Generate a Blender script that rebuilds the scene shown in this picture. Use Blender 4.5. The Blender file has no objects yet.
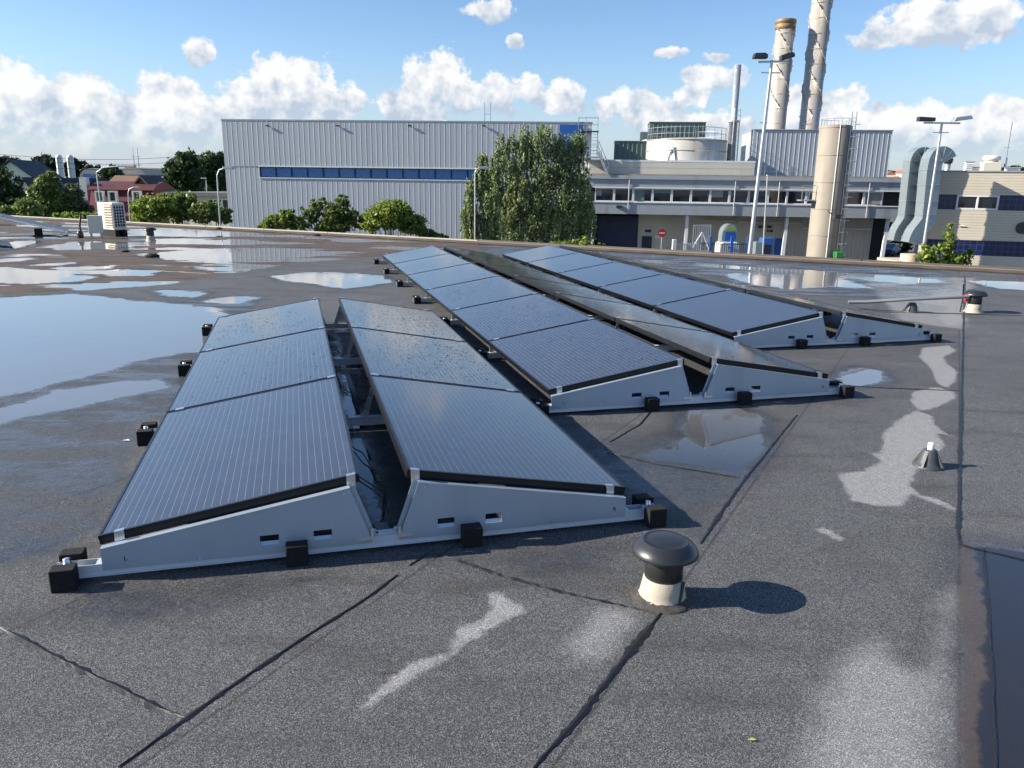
import bpy, bmesh, math, random, json
import numpy as np
from mathutils import Vector, Matrix
random.seed(7)
C = bpy.context.scene.collection
PI = math.pi
R = math.radians

# ------------------------------------------------------------------ camera numbers (solved from the panel grid)
FPX, PITCH, ROLL, CH = 779.53, 0.2495, 0.01383, 1.4332
YAW = -0.26945
_c, _s = math.cos(PITCH), math.sin(PITCH)
FW = Vector((0, _c, -_s)); _u = Vector((0, _s, _c)); _r = Vector((1, 0, 0))
_c, _s = math.cos(ROLL), math.sin(ROLL)
RT = _r*_c + _u*_s; UP = _u*_c - _r*_s
def ray(x, y): return FW + RT*((x-512)/FPX) - UP*((y-384)/FPX)
def roof_pt(x, y, z=0.0):
    d = ray(x, y); t = (z-CH)/d.z
    return Vector((0, 0, CH)) + d*t
def at(x, y, Y):
    d = ray(x, y); return Vector((0, 0, CH)) + d*(Y/d.y)
def mpp(Y): return Y*0.969/FPX
GZ = -6.2

# ------------------------------------------------------------------ object helpers
def tag(o, label=None, cat=None, group=None, kind=None):
    if label: o['label'] = label
    if cat: o['category'] = cat
    if group: o['group'] = group
    if kind: o['kind'] = kind
    return o
def empty(name, loc=(0, 0, 0), rz=0, **k):
    o = bpy.data.objects.new(name, None); C.objects.link(o)
    o.location = loc; o.rotation_euler = (0, 0, rz); o.empty_display_size = .1
    return tag(o, **k)
def copy_tree(o, parent=None):
    c = o.copy(); C.objects.link(c); c.parent = parent
    for ch in list(o.children): copy_tree(ch, c)
    return c

class MB:
    def __init__(s): s.v = []; s.f = []; s.sm = []
    def add(s, vs, fs, smooth=False):
        n = len(s.v); s.v += [tuple(v) for v in vs]
        for f in fs: s.f.append(tuple(i+n for i in f)); s.sm.append(smooth)
        return s
    def box(s, x0, x1, y0, y1, z0, z1):
        if x0 > x1: x0, x1 = x1, x0
        if y0 > y1: y0, y1 = y1, y0
        if z0 > z1: z0, z1 = z1, z0
        v = [(x0,y0,z0),(x1,y0,z0),(x1,y1,z0),(x0,y1,z0),(x0,y0,z1),(x1,y0,z1),(x1,y1,z1),(x0,y1,z1)]
        return s.add(v, [(3,2,1,0),(4,5,6,7),(0,1,5,4),(1,2,6,5),(2,3,7,6),(3,0,4,7)])
    def prism(s, poly, axis, a, b):
        """poly: 2D points, extruded along axis from a to b."""
        n = len(poly)
        def P(p, t):
            if axis == 'y': return (p[0], t, p[1])
            if axis == 'x': return (t, p[0], p[1])
            return (p[0], p[1], t)
        vs = [P(p, a) for p in poly] + [P(p, b) for p in poly]
        fs = [tuple(range(n)), tuple(range(2*n-1, n-1, -1))]
        for i in range(n): j = (i+1) % n; fs.append((j, i, n+i, n+j))
        return s.add(vs, fs)
    def bar(s, a, b, w, h=None):
        """square bar from a to b"""
        h = h or w; a = Vector(a); b = Vector(b); d = (b-a).normalized()
        ref = Vector((0,0,1)) if abs(d.z) < .95 else Vector((0,1,0))
        p = d.cross(ref).normalized()*w/2; q = p.cross(d).normalized()*h/2
        vs = [a-p-q, a+p-q, a+p+q, a-p+q, b-p-q, b+p-q, b+p+q, b-p+q]
        return s.add(vs, [(3,2,1,0),(4,5,6,7),(0,1,5,4),(1,2,6,5),(2,3,7,6),(3,0,4,7)])
    def tube(s, pts, r, n=8, cap=True):
        pts = [Vector(p) for p in pts]; rs = r if isinstance(r, (list, tuple)) else [r]*len(pts)
        vs = []; fs = []; prev = None
        for i, p in enumerate(pts):
            d = (pts[min(i+1, len(pts)-1)] - pts[max(i-1, 0)]).normalized()
            if prev is None:
                ref = Vector((0,0,1)) if abs(d.z) < .9 else Vector((1,0,0))
                a = d.cross(ref).normalized()
            else: a = (prev - d*prev.dot(d)).normalized()
            prev = a; b = d.cross(a)
            for k in range(n):
                t = 2*PI*k/n; vs.append(p + a*math.cos(t)*rs[i] + b*math.sin(t)*rs[i])
        for i in range(len(pts)-1):
            for k in range(n):
                k2 = (k+1) % n; fs.append((i*n+k, i*n+k2, (i+1)*n+k2, (i+1)*n+k))
        s.add(vs, fs, n > 5)
        if cap and rs[0] > 0: s.add(vs[:n], [tuple(reversed(range(n)))])
        if cap and rs[-1] > 0: s.add(vs[-n:], [tuple(range(n))])
        return s
    def lathe(s, prof, n=32, cx=0, cy=0, jag=0):
        vs = []; fs = []
        for r_, z in prof:
            for k in range(n):
                t = 2*PI*k/n; q = r_*(1+jag*random.uniform(-1,1)); vs.append((cx+q*math.cos(t), cy+q*math.sin(t), z))
        for i in range(len(prof)-1):
            for k in range(n):
                k2 = (k+1) % n; fs.append((i*n+k, i*n+k2, (i+1)*n+k2, (i+1)*n+k))
        return s.add(vs, fs, True)
    def build(s, name, mat, parent=None, loc=None, rot=None, bevel=0):
        me = bpy.data.meshes.new(name); me.from_pydata([tuple(v) for v in s.v], [], s.f)
        me.polygons.foreach_set('use_smooth', s.sm)
        me.materials.append(mat); me.update()
        o = bpy.data.objects.new(name, me); C.objects.link(o)
        if parent: o.parent = parent
        if loc: o.location = loc
        if rot: o.rotation_euler = rot
        if bevel:
            m = o.modifiers.new('bevel', 'BEVEL'); m.width = bevel; m.segments = 2; m.limit_method = 'ANGLE'
        return o

# ------------------------------------------------------------------ materials
def mat_new(name):
    m = bpy.data.materials.new(name); m.use_nodes = True
    nt = m.node_tree; b = nt.nodes['Principled BSDF']
    return m, nt, b
def N(nt, t, **k):
    n = nt.nodes.new(t)
    for a, v in k.items():
        if a == 'inp':
            for i, x in v.items(): n.inputs[i].default_value = x
        else: setattr(n, a, v)
    return n
def L(nt, a, b): nt.links.new(a, b)
def M_(nt, op, a, b=None, c=None, clamp=False):
    n = N(nt, 'ShaderNodeMath', operation=op, use_clamp=clamp)
    for i, x in enumerate((a, b, c)):
        if x is None: continue
        if isinstance(x, (int, float)): n.inputs[i].default_value = x
        else: L(nt, x, n.inputs[i])
    return n.outputs[0]
def MIX(nt, f, a, b):
    n = N(nt, 'ShaderNodeMix', data_type='RGBA')
    for i, x in ((0, f), (6, a), (7, b)):
        if isinstance(x, (int, float)): n.inputs[i].default_value = x
        elif isinstance(x, tuple): n.inputs[i].default_value = (*x[:3], 1)
        else: L(nt, x, n.inputs[i])
    return n.outputs[2]
def SM(nt, x, lo, hi):
    n = N(nt, 'ShaderNodeMapRange', interpolation_type='SMOOTHSTEP')
    n.inputs[1].default_value = lo; n.inputs[2].default_value = hi
    L(nt, x, n.inputs[0]); return n.outputs[0]
def noise(nt, scale, detail=4, rough=.55, vec=None, w=None):
    n = N(nt, 'ShaderNodeTexNoise'); n.inputs['Scale'].default_value = scale
    n.inputs['Detail'].default_value = detail; n.inputs['Roughness'].default_value = rough
    if vec is not None: L(nt, vec, n.inputs['Vector'])
    return n.outputs[0]
def objco(nt): return N(nt, 'ShaderNodeTexCoord').outputs['Object']
def mapping(nt, vec, sc=(1,1,1), loc=(0,0,0), rot=(0,0,0)):
    n = N(nt, 'ShaderNodeMapping'); L(nt, vec, n.inputs[0])
    n.inputs['Scale'].default_value = sc; n.inputs['Location'].default_value = loc; n.inputs['Rotation'].default_value = rot
    return n.outputs[0]

def simple(name, col, rough=.6, metal=0, var=.15, scale=3, spec=.5, bump=0, streak=0, dirt=None):
    """painted / plain surface with weathering noise; streak = vertical run-off stains; dirt = colour of the stains"""
    m, nt, b = mat_new(name); co = objco(nt)
    n1 = noise(nt, scale, 5, .6, co)
    f = M_(nt, 'MULTIPLY', M_(nt, 'SUBTRACT', n1, .5), var*4)
    dark = tuple(c*(1-var) for c in col); lite = tuple(min(1, c*(1+var)) for c in col)
    c = MIX(nt, M_(nt, 'ADD', f, .5, clamp=True), dark, lite)
    if streak:
        st = noise(nt, 1, 4, .65, mapping(nt, co, (scale*1.7, scale*1.7, scale*.12)))
        d = dirt or tuple(x*.4 for x in col)
        c = MIX(nt, M_(nt, 'MULTIPLY', SM(nt, st, .5, .75), streak), c, d)
    L(nt, c, b.inputs['Base Color'])
    b.inputs['Metallic'].default_value = metal; b.inputs['Specular IOR Level'].default_value = spec
    rn = M_(nt, 'ADD', M_(nt, 'MULTIPLY', M_(nt, 'SUBTRACT', noise(nt, scale*2.3, 4, .6, co), .5), .3), rough, clamp=True)
    L(nt, rn, b.inputs['Roughness'])
    if bump:
        bp = N(nt, 'ShaderNodeBump'); bp.inputs['Distance'].default_value = bump; bp.inputs['Strength'].default_value = .6
        L(nt, noise(nt, scale*12, 4, .6, co), bp.inputs['Height']); L(nt, bp.outputs[0], b.inputs['Normal'])
    return m

M = {}
M['alu'] = simple('galvanised_aluminium', (.68,.72,.76), .40, .35, .08, 4)
M['plate'] = simple('pregalvanised_sheet', (.42,.51,.61), .38, .5, .09, 3, streak=.15)
M['alu_bright'] = simple('bare_aluminium', (.72,.74,.76), .3, .9, .05, 6)
M['steel'] = simple('galvanised_steel', (.5,.52,.54), .45, .7, .12, 1.2)
M['black_frame'] = simple('black_anodised', (.010,.010,.012), .35, .3, .2, 8)
M['rubber'] = simple('rubber_granulate', (.007,.007,.0075), .9, 0, .5, 60, bump=.004)
M['black_plastic'] = simple('black_plastic', (.024,.025,.027), .36, 0, .25, 6, spec=.6)
M['black_cable'] = simple('cable', (.01,.01,.012), .5)
M['white'] = simple('white_paint', (.74,.74,.72), .5, 0, .06, 3, streak=.25, dirt=(.42,.40,.35))
M['cream'] = simple('cream_casing', (.70,.66,.55), .5, 0, .06, 2)
M['blue'] = simple('blue_paint', (.02,.12,.42), .4, 0, .15, 1)
M['blue_dark'] = simple('dark_blue_paint', (.008,.018,.06), .45, 0, .2, 1)
M['red'] = simple('red_paint', (.55,.02,.02), .4)
M['glass_dark'] = simple('window_glass', (.012,.016,.022), .06, 0, .4, .8, spec=.7)
M['glass_blue'] = simple('blue_window_glass', (.06,.19,.44), .25, 0, .25, .7)
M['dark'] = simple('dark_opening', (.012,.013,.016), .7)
M['grey_green'] = simple('green_cladding', (.10,.15,.14), .55, 0, .18, .5, streak=.2)
M['beige_wall'] = simple('beige_panel_wall', (.55,.52,.44), .65, 0, .08, .4, streak=.25, dirt=(.25,.22,.17))
M['fascia'] = simple('grey_fascia_panel', (.32,.35,.37), .5, .1, .08, .5, streak=.45, dirt=(.2,.19,.17))
M['clad'] = simple('light_grey_cladding', (.45,.475,.50), .5, .1, .04, .35, streak=.12)
M['clad2'] = simple('light_grey_rear_cladding', (.39,.42,.45), .5, .1, .06, .35, streak=.15)
M['tank'] = simple('weathered_tank_steel', (.60,.57,.50), .4, .35, .1, .5, streak=.6, dirt=(.34,.24,.13))
M['chimney'] = simple('chimney_steel', (.56,.51,.44), .4, .45, .12, .5, streak=.55, dirt=(.42,.32,.18))
M['silo'] = simple('silo_concrete', (.27,.235,.185), .7, 0, .22, .7, streak=.8, dirt=(.20,.16,.12))
M['duct'] = simple('duct_zinc', (.30,.36,.375), .4, .5, .1, .6, streak=.25)
M['roofing_dark'] = simple('flat_roof_bitumen', (.12,.12,.12), .8, 0, .2, .3)
M['concrete'] = simple('concrete', (.33,.32,.30), .8, 0, .12, .6, streak=.2)
M['asphalt'] = simple('yard_paving', (.10,.10,.095), .85, 0, .25, .08)
M['bark'] = simple('bark', (.10,.08,.06), .9, 0, .4, 4)
M['red_wall'] = simple('red_shingle_wall', (.12,.010,.018), .6, 0, .2, .8)
M['red_roof'] = simple('red_roof_tiles', (.09,.022,.02), .6, 0, .25, .6)
M['dark_roof'] = simple('dark_roof_tiles', (.035,.032,.035), .6, 0, .3, .5)
M['house_white'] = simple('white_render', (.66,.66,.62), .7, 0, .05, .6)
M['brick_brown'] = simple('brown_brick', (.20,.11,.07), .8, 0, .25, .8)
M['green_plastic'] = simple('green_plastic', (.02,.22,.05), .5)
M['lead'] = simple('grey_cast_metal', (.065,.07,.073), .5, .2, .2, 15)
M['terracotta'] = simple('orange_roof_tiles', (.34,.13,.07), .7, 0, .3, .4)
M['pink_stone'] = simple('pinkish_stucco', (.55,.42,.30), .8, 0, .12, .6, streak=.4)
M['hill'] = simple('wooded_slope', (.035,.06,.025), .9, 0, .4, .05)
M['lamp_glass'] = simple('lamp_lens', (.5,.5,.5), .2)
M['car_paint'] = simple('grey_blue_car_paint', (.12,.17,.22), .25, .3)
M['conduit'] = simple('grey_conduit', (.24,.25,.26), .4, .2)

# tiles: blue glazed tile band, with light joints
def tile_mat():
    m, nt, b = mat_new('blue_glazed_tiles'); co = objco(nt)
    br = N(nt, 'ShaderNodeTexBrick', offset=0.0)
    br.inputs['Color1'].default_value = (.004,.008,.05,1); br.inputs['Color2'].default_value = (.009,.018,.085,1)
    br.inputs['Mortar'].default_value = (.05,.07,.14,1); br.inputs['Scale'].default_value = 1
    br.inputs['Brick Width'].default_value = .42; br.inputs['Row Height'].default_value = .42
    br.inputs['Mortar Size'].default_value = .018
    L(nt, mapping(nt, co, rot=(R(-90),0,0)), br.inputs['Vector'])
    L(nt, br.outputs['Color'], b.inputs['Base Color']); b.inputs['Roughness'].default_value = .25
    return m
M['tiles'] = tile_mat()
def plank_mat(name, col, h=.16, dirt=.4):
    m, nt, b = mat_new(name); co = objco(nt)
    sx = N(nt, 'ShaderNodeSeparateXYZ'); L(nt, co, sx.inputs[0])
    fr = M_(nt, 'FRACT', M_(nt, 'DIVIDE', sx.outputs[2], h))
    line = M_(nt, 'LESS_THAN', fr, .12)
    n1 = noise(nt, .6, 5, .6, co); base = MIX(nt, n1, tuple(c*.88 for c in col), tuple(c*1.12 for c in col))
    L(nt, MIX(nt, M_(nt, 'MULTIPLY', line, dirt), base, tuple(c*.45 for c in col)), b.inputs['Base Color'])
    bp = N(nt, 'ShaderNodeBump', invert=True); bp.inputs['Distance'].default_value = .02
    L(nt, line, bp.inputs['Height']); L(nt, bp.outputs[0], b.inputs['Normal']); b.inputs['Roughness'].default_value = .75
    return m
M['brick_beige'] = plank_mat('beige_brick_courses', (.60,.535,.42), .2, .2)
M['panel_beige'] = plank_mat('beige_panel_courses', (.60,.58,.50), .62, .3)

def leaf_mat(name, a, b2, c3, scale=1.2):
    m, nt, b = mat_new(name); co = objco(nt)
    n1 = noise(nt, scale, 3, .6, co); n2 = noise(nt, scale*9, 2, .5, co)
    c = MIX(nt, SM(nt, n1, .35, .65), a, b2); c = MIX(nt, SM(nt, n2, .5, .72), c, c3)
    L(nt, c, b.inputs['Base Color']); b.inputs['Roughness'].default_value = .5
    b.inputs['Specular IOR Level'].default_value = .35
    tr = N(nt, 'ShaderNodeBsdfTranslucent'); L(nt, c, tr.inputs[0])
    mx = N(nt, 'ShaderNodeMixShader'); mx.inputs[0].default_value = .4
    L(nt, b.outputs[0], mx.inputs[1]); L(nt, tr.outputs[0], mx.inputs[2])
    L(nt, mx.outputs[0], nt.nodes['Material Output'].inputs[0])
    return m
M['leaf_birch'] = leaf_mat('birch_leaves', (.13,.185,.07), (.28,.34,.14), (.46,.49,.27), .5)
M['leaf_bush'] = leaf_mat('bright_leaves', (.14,.21,.035), (.26,.33,.06), (.38,.42,.10), .8)
M['leaf_dark'] = leaf_mat('dark_leaves', (.03,.055,.022), (.07,.11,.04), (.11,.15,.06), .3)
M['leaf_mid'] = leaf_mat('mid_leaves', (.09,.14,.035), (.18,.23,.06), (.27,.30,.10), .6)
M['leaf_far'] = leaf_mat('far_leaves', (.03,.045,.03), (.045,.065,.04), (.06,.08,.05), .15)
M['leaf_pale'] = leaf_mat('pale_olive_leaves', (.09,.12,.05), (.16,.19,.09), (.26,.28,.16), .9)
M['silver'] = leaf_mat('silver_leaves', (.20,.24,.18), (.32,.36,.28), (.42,.45,.36), .9)

# solar glass
def solar_mat():
    m, nt, b = mat_new('solar_cells_under_glass'); co = objco(nt)
    sx = N(nt, 'ShaderNodeSeparateXYZ'); L(nt, co, sx.inputs[0])
    x, y = sx.outputs[0], sx.outputs[1]
    # cells of 0.156 m, five thin ribbons each
    xc = M_(nt, 'DIVIDE', M_(nt, 'SUBTRACT', x, .016), .0309)
    fr = M_(nt, 'FRACT', xc)
    rib = M_(nt, 'LESS_THAN', M_(nt, 'ABSOLUTE', M_(nt, 'SUBTRACT', fr, .5)), .024)
    inx = M_(nt, 'MULTIPLY', M_(nt, 'GREATER_THAN', x, .02), M_(nt, 'LESS_THAN', x, .945))
    iny = M_(nt, 'MULTIPLY', M_(nt, 'GREATER_THAN', y, .025), M_(nt, 'LESS_THAN', y, 1.625))
    rib = M_(nt, 'MULTIPLY', M_(nt, 'MULTIPLY', rib, inx), iny)
    n1 = noise(nt, 2.5, 3, .5, co)
    cell = MIX(nt, n1, (.034,.035,.042), (.044,.046,.056))
    col = MIX(nt, M_(nt, 'MULTIPLY', rib, .75), cell, (.24,.27,.32))
    # a faint film of dust
    dust = noise(nt, 7, 6, .65, co)
    col = MIX(nt, M_(nt, 'MULTIPLY', drop, .55), col, (.004,.005,.008)) if 0 else MIX(nt, M_(nt, 'MULTIPLY', SM(nt, dust, .35, .8), .05), col, (.3,.32,.35))
    L(nt, col, b.inputs['Base Color'])
    # rain drops standing on the glass
    info = N(nt, 'ShaderNodeObjectInfo')
    amt = M_(nt, 'FRACT', M_(nt, 'MULTIPLY', info.outputs['Random'], 3.7))
    off = N(nt, 'ShaderNodeCombineXYZ'); L(nt, M_(nt, 'MULTIPLY', info.outputs['Random'], 37), off.inputs[0])
    va = N(nt, 'ShaderNodeVectorMath', operation='ADD'); L(nt, co, va.inputs[0]); L(nt, off.outputs[0], va.inputs[1])
    vo = N(nt, 'ShaderNodeTexVoronoi', voronoi_dimensions='2D'); vo.inputs['Scale'].default_value = 30; L(nt, va.outputs[0], vo.inputs['Vector'])
    csep = N(nt, 'ShaderNodeSeparateColor'); L(nt, vo.outputs['Color'], csep.inputs[0])
    patch = SM(nt, noise(nt, 2.2, 3, .6, va.outputs[0]), .30, .55)
    wn_ = N(nt, 'ShaderNodeAttribute', attribute_type='OBJECT', attribute_name='wetness').outputs['Fac']
    rad = M_(nt, 'MULTIPLY', M_(nt, 'MULTIPLY', csep.outputs[0], .36), M_(nt, 'MULTIPLY', patch, wn_))
    drop = M_(nt, 'SUBTRACT', 1, M_(nt, 'DIVIDE', vo.outputs['Distance'], M_(nt, 'ADD', rad, .001)), clamp=True)
    drop = M_(nt, 'MULTIPLY', drop, M_(nt, 'GREATER_THAN', csep.outputs[1], .3))
    bp = N(nt, 'ShaderNodeBump'); bp.inputs['Distance'].default_value = .005; bp.inputs['Strength'].default_value = 1
    L(nt, M_(nt, 'SQRT', drop), bp.inputs['Height']); L(nt, bp.outputs[0], b.inputs['Normal'])
    rg = M_(nt, 'ADD', .07, M_(nt, 'MULTIPLY', dust, .08)); L(nt, rg, b.inputs['Roughness'])
    b.inputs['IOR'].default_value = 1.75; b.inputs['Specular IOR Level'].default_value = .6
    return m
M['solar'] = solar_mat()

# ------------------------------------------------------------------ roof deck: bitumen felt, wet patches, bald pale patches
MASKS = json.loads('''{"water":[[[-6.691,9.366],[-6.331,9.561],[-5.685,10.029],[-4.788,9.584],[-3.62,9.091],[-3.365,8.957],[-2.767,7.649],[-2.573,6.909],[-2.703,6.595],[-2.9,6.507],[-3.016,6.268],[-3.196,5.696],[-3.371,5.254],[-3.472,5.092],[-3.671,4.988]],[[-3.392,4.674],[-3.28,4.792],[-3.172,5.264],[-2.894,5.532],[-2.62,5.592],[-2.455,5.385],[-2.617,5.176],[-2.89,4.766],[-3.047,4.598],[-3.078,4.477],[-3.176,4.354]],[[1.15,5.006],[1.537,5.043],[1.603,4.777],[1.456,4.267],[1.183,3.779],[1.018,3.918],[0.708,4.049],[1.005,4.367]],[[2.679,6.17],[2.892,6.326],[3.013,6.225],[2.934,5.981],[2.773,5.78],[2.551,5.707],[2.559,5.894]],[[3.57,15.476],[4.501,14.827],[5.488,14.331],[6.094,13.826],[7.191,13.199],[6.989,12.754],[6.197,12.399],[5.752,13.028],[4.947,13.526],[4.16,14.418],[3.532,14.881]],[[3.52,13.348],[4.233,13.915],[4.801,14.241],[5.499,13.142],[5.42,11.758],[4.848,11.874],[4.054,11.553],[3.728,11.995]],[[7.526,12.954],[8.096,13.02],[8.878,12.701],[8.163,11.646],[7.429,11.915]],[[-3.801,12.298],[-3.487,12.772],[-3.045,12.98],[-2.057,12.512],[-1.827,11.739],[-2.35,10.865],[-3.067,11.474],[-3.528,11.795]],[[-3.873,9.553],[-3.687,9.927],[-3.392,10.003],[-3.249,9.879],[-3.327,9.436],[-3.51,9.336]],[[-4.856,10.388],[-4.642,10.514],[-4.049,10.272],[-4.056,9.89],[-4.375,9.951]],[[-5.303,13.24],[-4.838,13.553],[-4.789,12.987],[-5.058,12.952]],[[-9.02,12.983],[-8.562,13.046],[-8.238,12.927],[-7.547,12.402],[-6.325,11.853],[-6.281,11.347],[-6.802,10.932],[-7.251,10.997],[-7.572,10.845]],[[-6.642,12.371],[-6.583,12.988],[-5.777,12.781],[-5.665,12.069],[-6.203,12.003]],[[-7.701,12.999],[-6.909,13.44],[-6.769,12.963],[-7.28,12.662]],[[-8.351,13.412],[-7.83,14.027],[-7.721,13.328]],[[-9.806,14.416],[-9.471,14.467],[-9.021,14.7],[-8.708,14.088],[-9.074,13.847],[-9.397,13.8]],[[-7.53,15.754],[-7.241,16.287],[-6.992,16.845],[-6.226,17.531],[-4.751,17.507],[-3.725,16.874],[-3.715,15.899],[-4.558,15.322],[-5.204,14.604],[-5.644,14.345],[-6.299,14.641],[-6.893,14.964]],[[-11.639,23.947],[-10.463,24.825],[-7.771,23.306],[-6.685,21.673],[-8.3,20.898],[-10.108,20.921]],[[-8.907,18.901],[-8.526,19.869],[-6.938,20.007],[-5.224,19.278],[-6.39,18.401],[-7.81,18.451]],[[-10.435,17.349],[-10.036,18.679],[-8.536,18.0],[-8.434,16.863],[-9.468,16.418]],[[-11.744,18.018],[-11.675,19.042],[-11.013,18.487],[-10.518,16.768],[-10.746,16.459]],[[1.943,2.989],[1.831,2.794],[1.782,2.664],[1.665,2.435],[1.582,2.312],[1.52,2.236],[1.428,2.065],[1.336,1.914],[1.209,1.686],[1.029,1.376],[1.323,1.38],[2.389,2.81],[2.142,2.942]],[[-1.032,6.706],[-0.776,6.399],[-0.294,5.295],[-0.065,4.305],[0.152,3.821],[0.047,3.675],[-0.239,4.297],[-0.561,5.149]],[[-1.738,7.728],[-1.565,7.47],[-0.716,3.787],[-0.572,3.171],[-0.791,3.643]]],"damp":[[[-2.436,3.33],[-2.491,3.718],[-2.503,4.198],[-2.362,4.49],[-2.436,5.052],[-1.993,3.737],[-1.815,3.238],[-1.897,3.026],[-1.974,2.752],[-2.05,2.75]],[[-1.898,2.754],[-1.617,2.531],[-1.488,2.303],[-1.315,2.29],[-1.065,2.409],[-0.759,2.554],[-0.647,2.709],[-1.679,2.64]],[[0.274,4.142],[0.518,4.33],[1.029,4.545],[1.172,3.745],[0.799,3.015],[0.613,3.438],[0.45,3.69]],[[-0.431,2.798],[-0.201,2.892],[0.21,2.996],[0.546,3.007],[0.354,2.779],[-0.036,2.687]],[[-0.426,9.974],[2.706,11.295],[5.236,10.523],[6.711,11.721],[8.011,14.749],[4.108,17.383],[-0.913,21.235]],[[-6.917,9.344],[-3.17,9.708],[-1.973,5.076],[-2.231,4.6],[-1.74,3.132],[-1.746,2.759],[-2.092,2.591]]],"pale":[[[3.861,7.223],[4.198,7.375],[4.128,7.117],[3.845,6.804],[3.725,6.499],[3.658,6.245],[3.45,5.891],[3.278,5.694],[3.272,5.828],[3.493,6.357],[3.617,6.789]],[[2.943,5.556],[3.203,5.72],[3.263,5.574],[3.185,5.399],[2.974,5.194],[2.837,5.086],[2.742,5.057],[2.797,5.271]],[[2.73,5.056],[2.547,4.889],[2.271,4.553],[2.087,4.172],[2.023,4.198],[2.023,4.03],[1.842,3.867],[1.705,3.837],[1.662,3.646],[1.624,3.472],[1.718,3.395],[1.856,3.419],[1.951,3.547],[2.013,3.445],[2.09,3.311],[2.104,3.349],[2.046,3.508],[1.995,3.57],[2.006,3.659],[2.12,3.853],[2.34,4.07],[2.54,4.339],[2.6,4.568],[2.661,4.471],[2.674,4.71],[2.772,4.939]],[[6.933,12.542],[6.995,12.119],[5.016,8.611],[4.798,8.486],[4.952,9.066],[5.565,9.908],[5.392,10.338]],[[1.341,3.172],[1.383,3.155],[1.421,3.047],[1.385,3.021],[1.336,3.116]],[[-0.083,2.553],[-0.032,2.575],[0.007,2.506],[0.069,2.436],[-0.004,2.378],[-0.084,2.279],[-0.16,2.197],[-0.237,2.084],[-0.294,2.03],[-0.354,1.947],[-0.425,1.884],[-0.412,1.93],[-0.34,2.055],[-0.306,2.118],[-0.181,2.187],[-0.18,2.319],[-0.111,2.353],[-0.06,2.445]]],"soft":[[[1.177,2.283],[1.243,2.266],[1.236,2.142],[1.27,2.109],[1.558,2.541],[1.675,2.637],[1.08,1.556],[0.711,1.55],[0.882,1.947],[1.003,2.087],[1.089,2.226]],[[0.317,2.466],[0.45,2.446],[0.412,2.355],[0.319,2.17],[0.216,2.13],[0.191,2.245],[0.245,2.351]],[[6.041,13.661],[7.915,13.432],[4.834,8.234],[4.429,8.839]]],"brown":[[[1.911,3.049],[1.963,3.011],[2.152,2.957],[2.389,2.81],[1.323,1.38],[0.984,1.375]],[[-23.238,32.185],[-1.967,21.02],[0.149,19.291],[-0.769,17.916],[-3.972,14.588],[-5.001,11.02],[-5.938,10.175],[-7.032,9.505]]],"seam":[[[[0.534,2.437],[0.43,2.262],[0.271,1.998],[0.171,1.831],[0.067,1.671]],0.0117],[[[-0.978,1.658],[-0.883,1.846],[-0.792,2.013],[-0.674,2.224],[-0.484,2.54],[-0.421,2.676]],0.0078000000000000005],[[[-0.389,2.749],[-0.327,2.861]],0.010400000000000001],[[[-1.673,2.281],[-1.378,2.109],[-1.167,1.995],[-1.01,1.907],[-0.883,1.846]],0.010400000000000001],[[[-0.307,2.862],[-0.036,2.687],[0.185,2.566],[0.508,2.43]],0.0078000000000000005],[[[1.87,4.907],[1.478,4.228],[1.203,3.746],[0.95,3.276],[0.79,2.977]],0.0078000000000000005],[[[0.533,4.103],[0.795,3.921],[1.172,3.745]],0.0078000000000000005],[[[7.914,13.737],[3.532,5.95],[2.386,3.908],[1.906,3.05]],0.010400000000000001],[[[1.934,3.099],[1.888,3.001],[1.926,2.966],[2.029,2.897],[2.171,2.807]],0.010400000000000001],[[[1.966,2.976],[1.736,2.551],[1.529,2.177],[1.257,1.701],[1.112,1.443]],0.005200000000000001],[[[2.551,5.707],[2.756,5.658],[3.323,5.601]],0.0078000000000000005],[[[4.326,9.814],[4.466,9.424],[6.105,9.264]],0.006500000000000001],[[[0.572,4.296],[0.799,4.637],[1.031,5.232]],0.006500000000000001]]}''')
E1 = np.array([.8753, -.4836]); E2 = np.array([.4836, .8753])
def segs_dist(P, pl, closed):
    pl = np.array(pl); A = pl; B = np.roll(pl, -1, 0)
    if not closed: A = pl[:-1]; B = pl[1:]
    best = np.full(len(P), 1e9); inside = np.zeros(len(P), bool)
    for a, b in zip(A, B):
        d = b-a; t = np.clip(((P-a)@d)/(d@d+1e-12), 0, 1)
        best = np.minimum(best, np.linalg.norm(P-a-t[:, None]*d, axis=1))
        if closed:
            cr = ((a[1] > P[:, 1]) != (b[1] > P[:, 1]))
            xi = a[0] + (P[:, 1]-a[1])*(b[0]-a[0])/(b[1]-a[1]+1e-12)
            inside ^= cr & (P[:, 0] < xi)
    return np.where(inside, best, -best) if closed else best
def sdf(P, polys):
    out = np.full(len(P), -2.0)
    for pl in polys:
        a = np.array(pl); lo = a.min(0)-1.5; hi = a.max(0)+1.5
        k = np.all((P > lo) & (P < hi), axis=1)
        if k.any(): out[k] = np.maximum(out[k], segs_dist(P[k], pl, True))
    return out
def axis(parts):
    o = []
    for a, b, st in parts: o += list(np.arange(a, b-1e-6, st))
    return np.array(o + [parts[-1][1]])
EDGE = 17.1
av = axis([(-38,-12,.16),(-12,-4,.07),(-4,-1.9,.04),(-1.9,1,.025),(1,4,.06),(4,12,.5)])
bv = axis([(-8,.8,.4),(.8,4.5,.025),(4.5,9,.04),(9,EDGE,.08)])
AA, BB = np.meshgrid(av, bv); P = (AA.ravel()[:, None]*E1 + BB.ravel()[:, None]*E2)
na, nb = len(av), len(bv)
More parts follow.
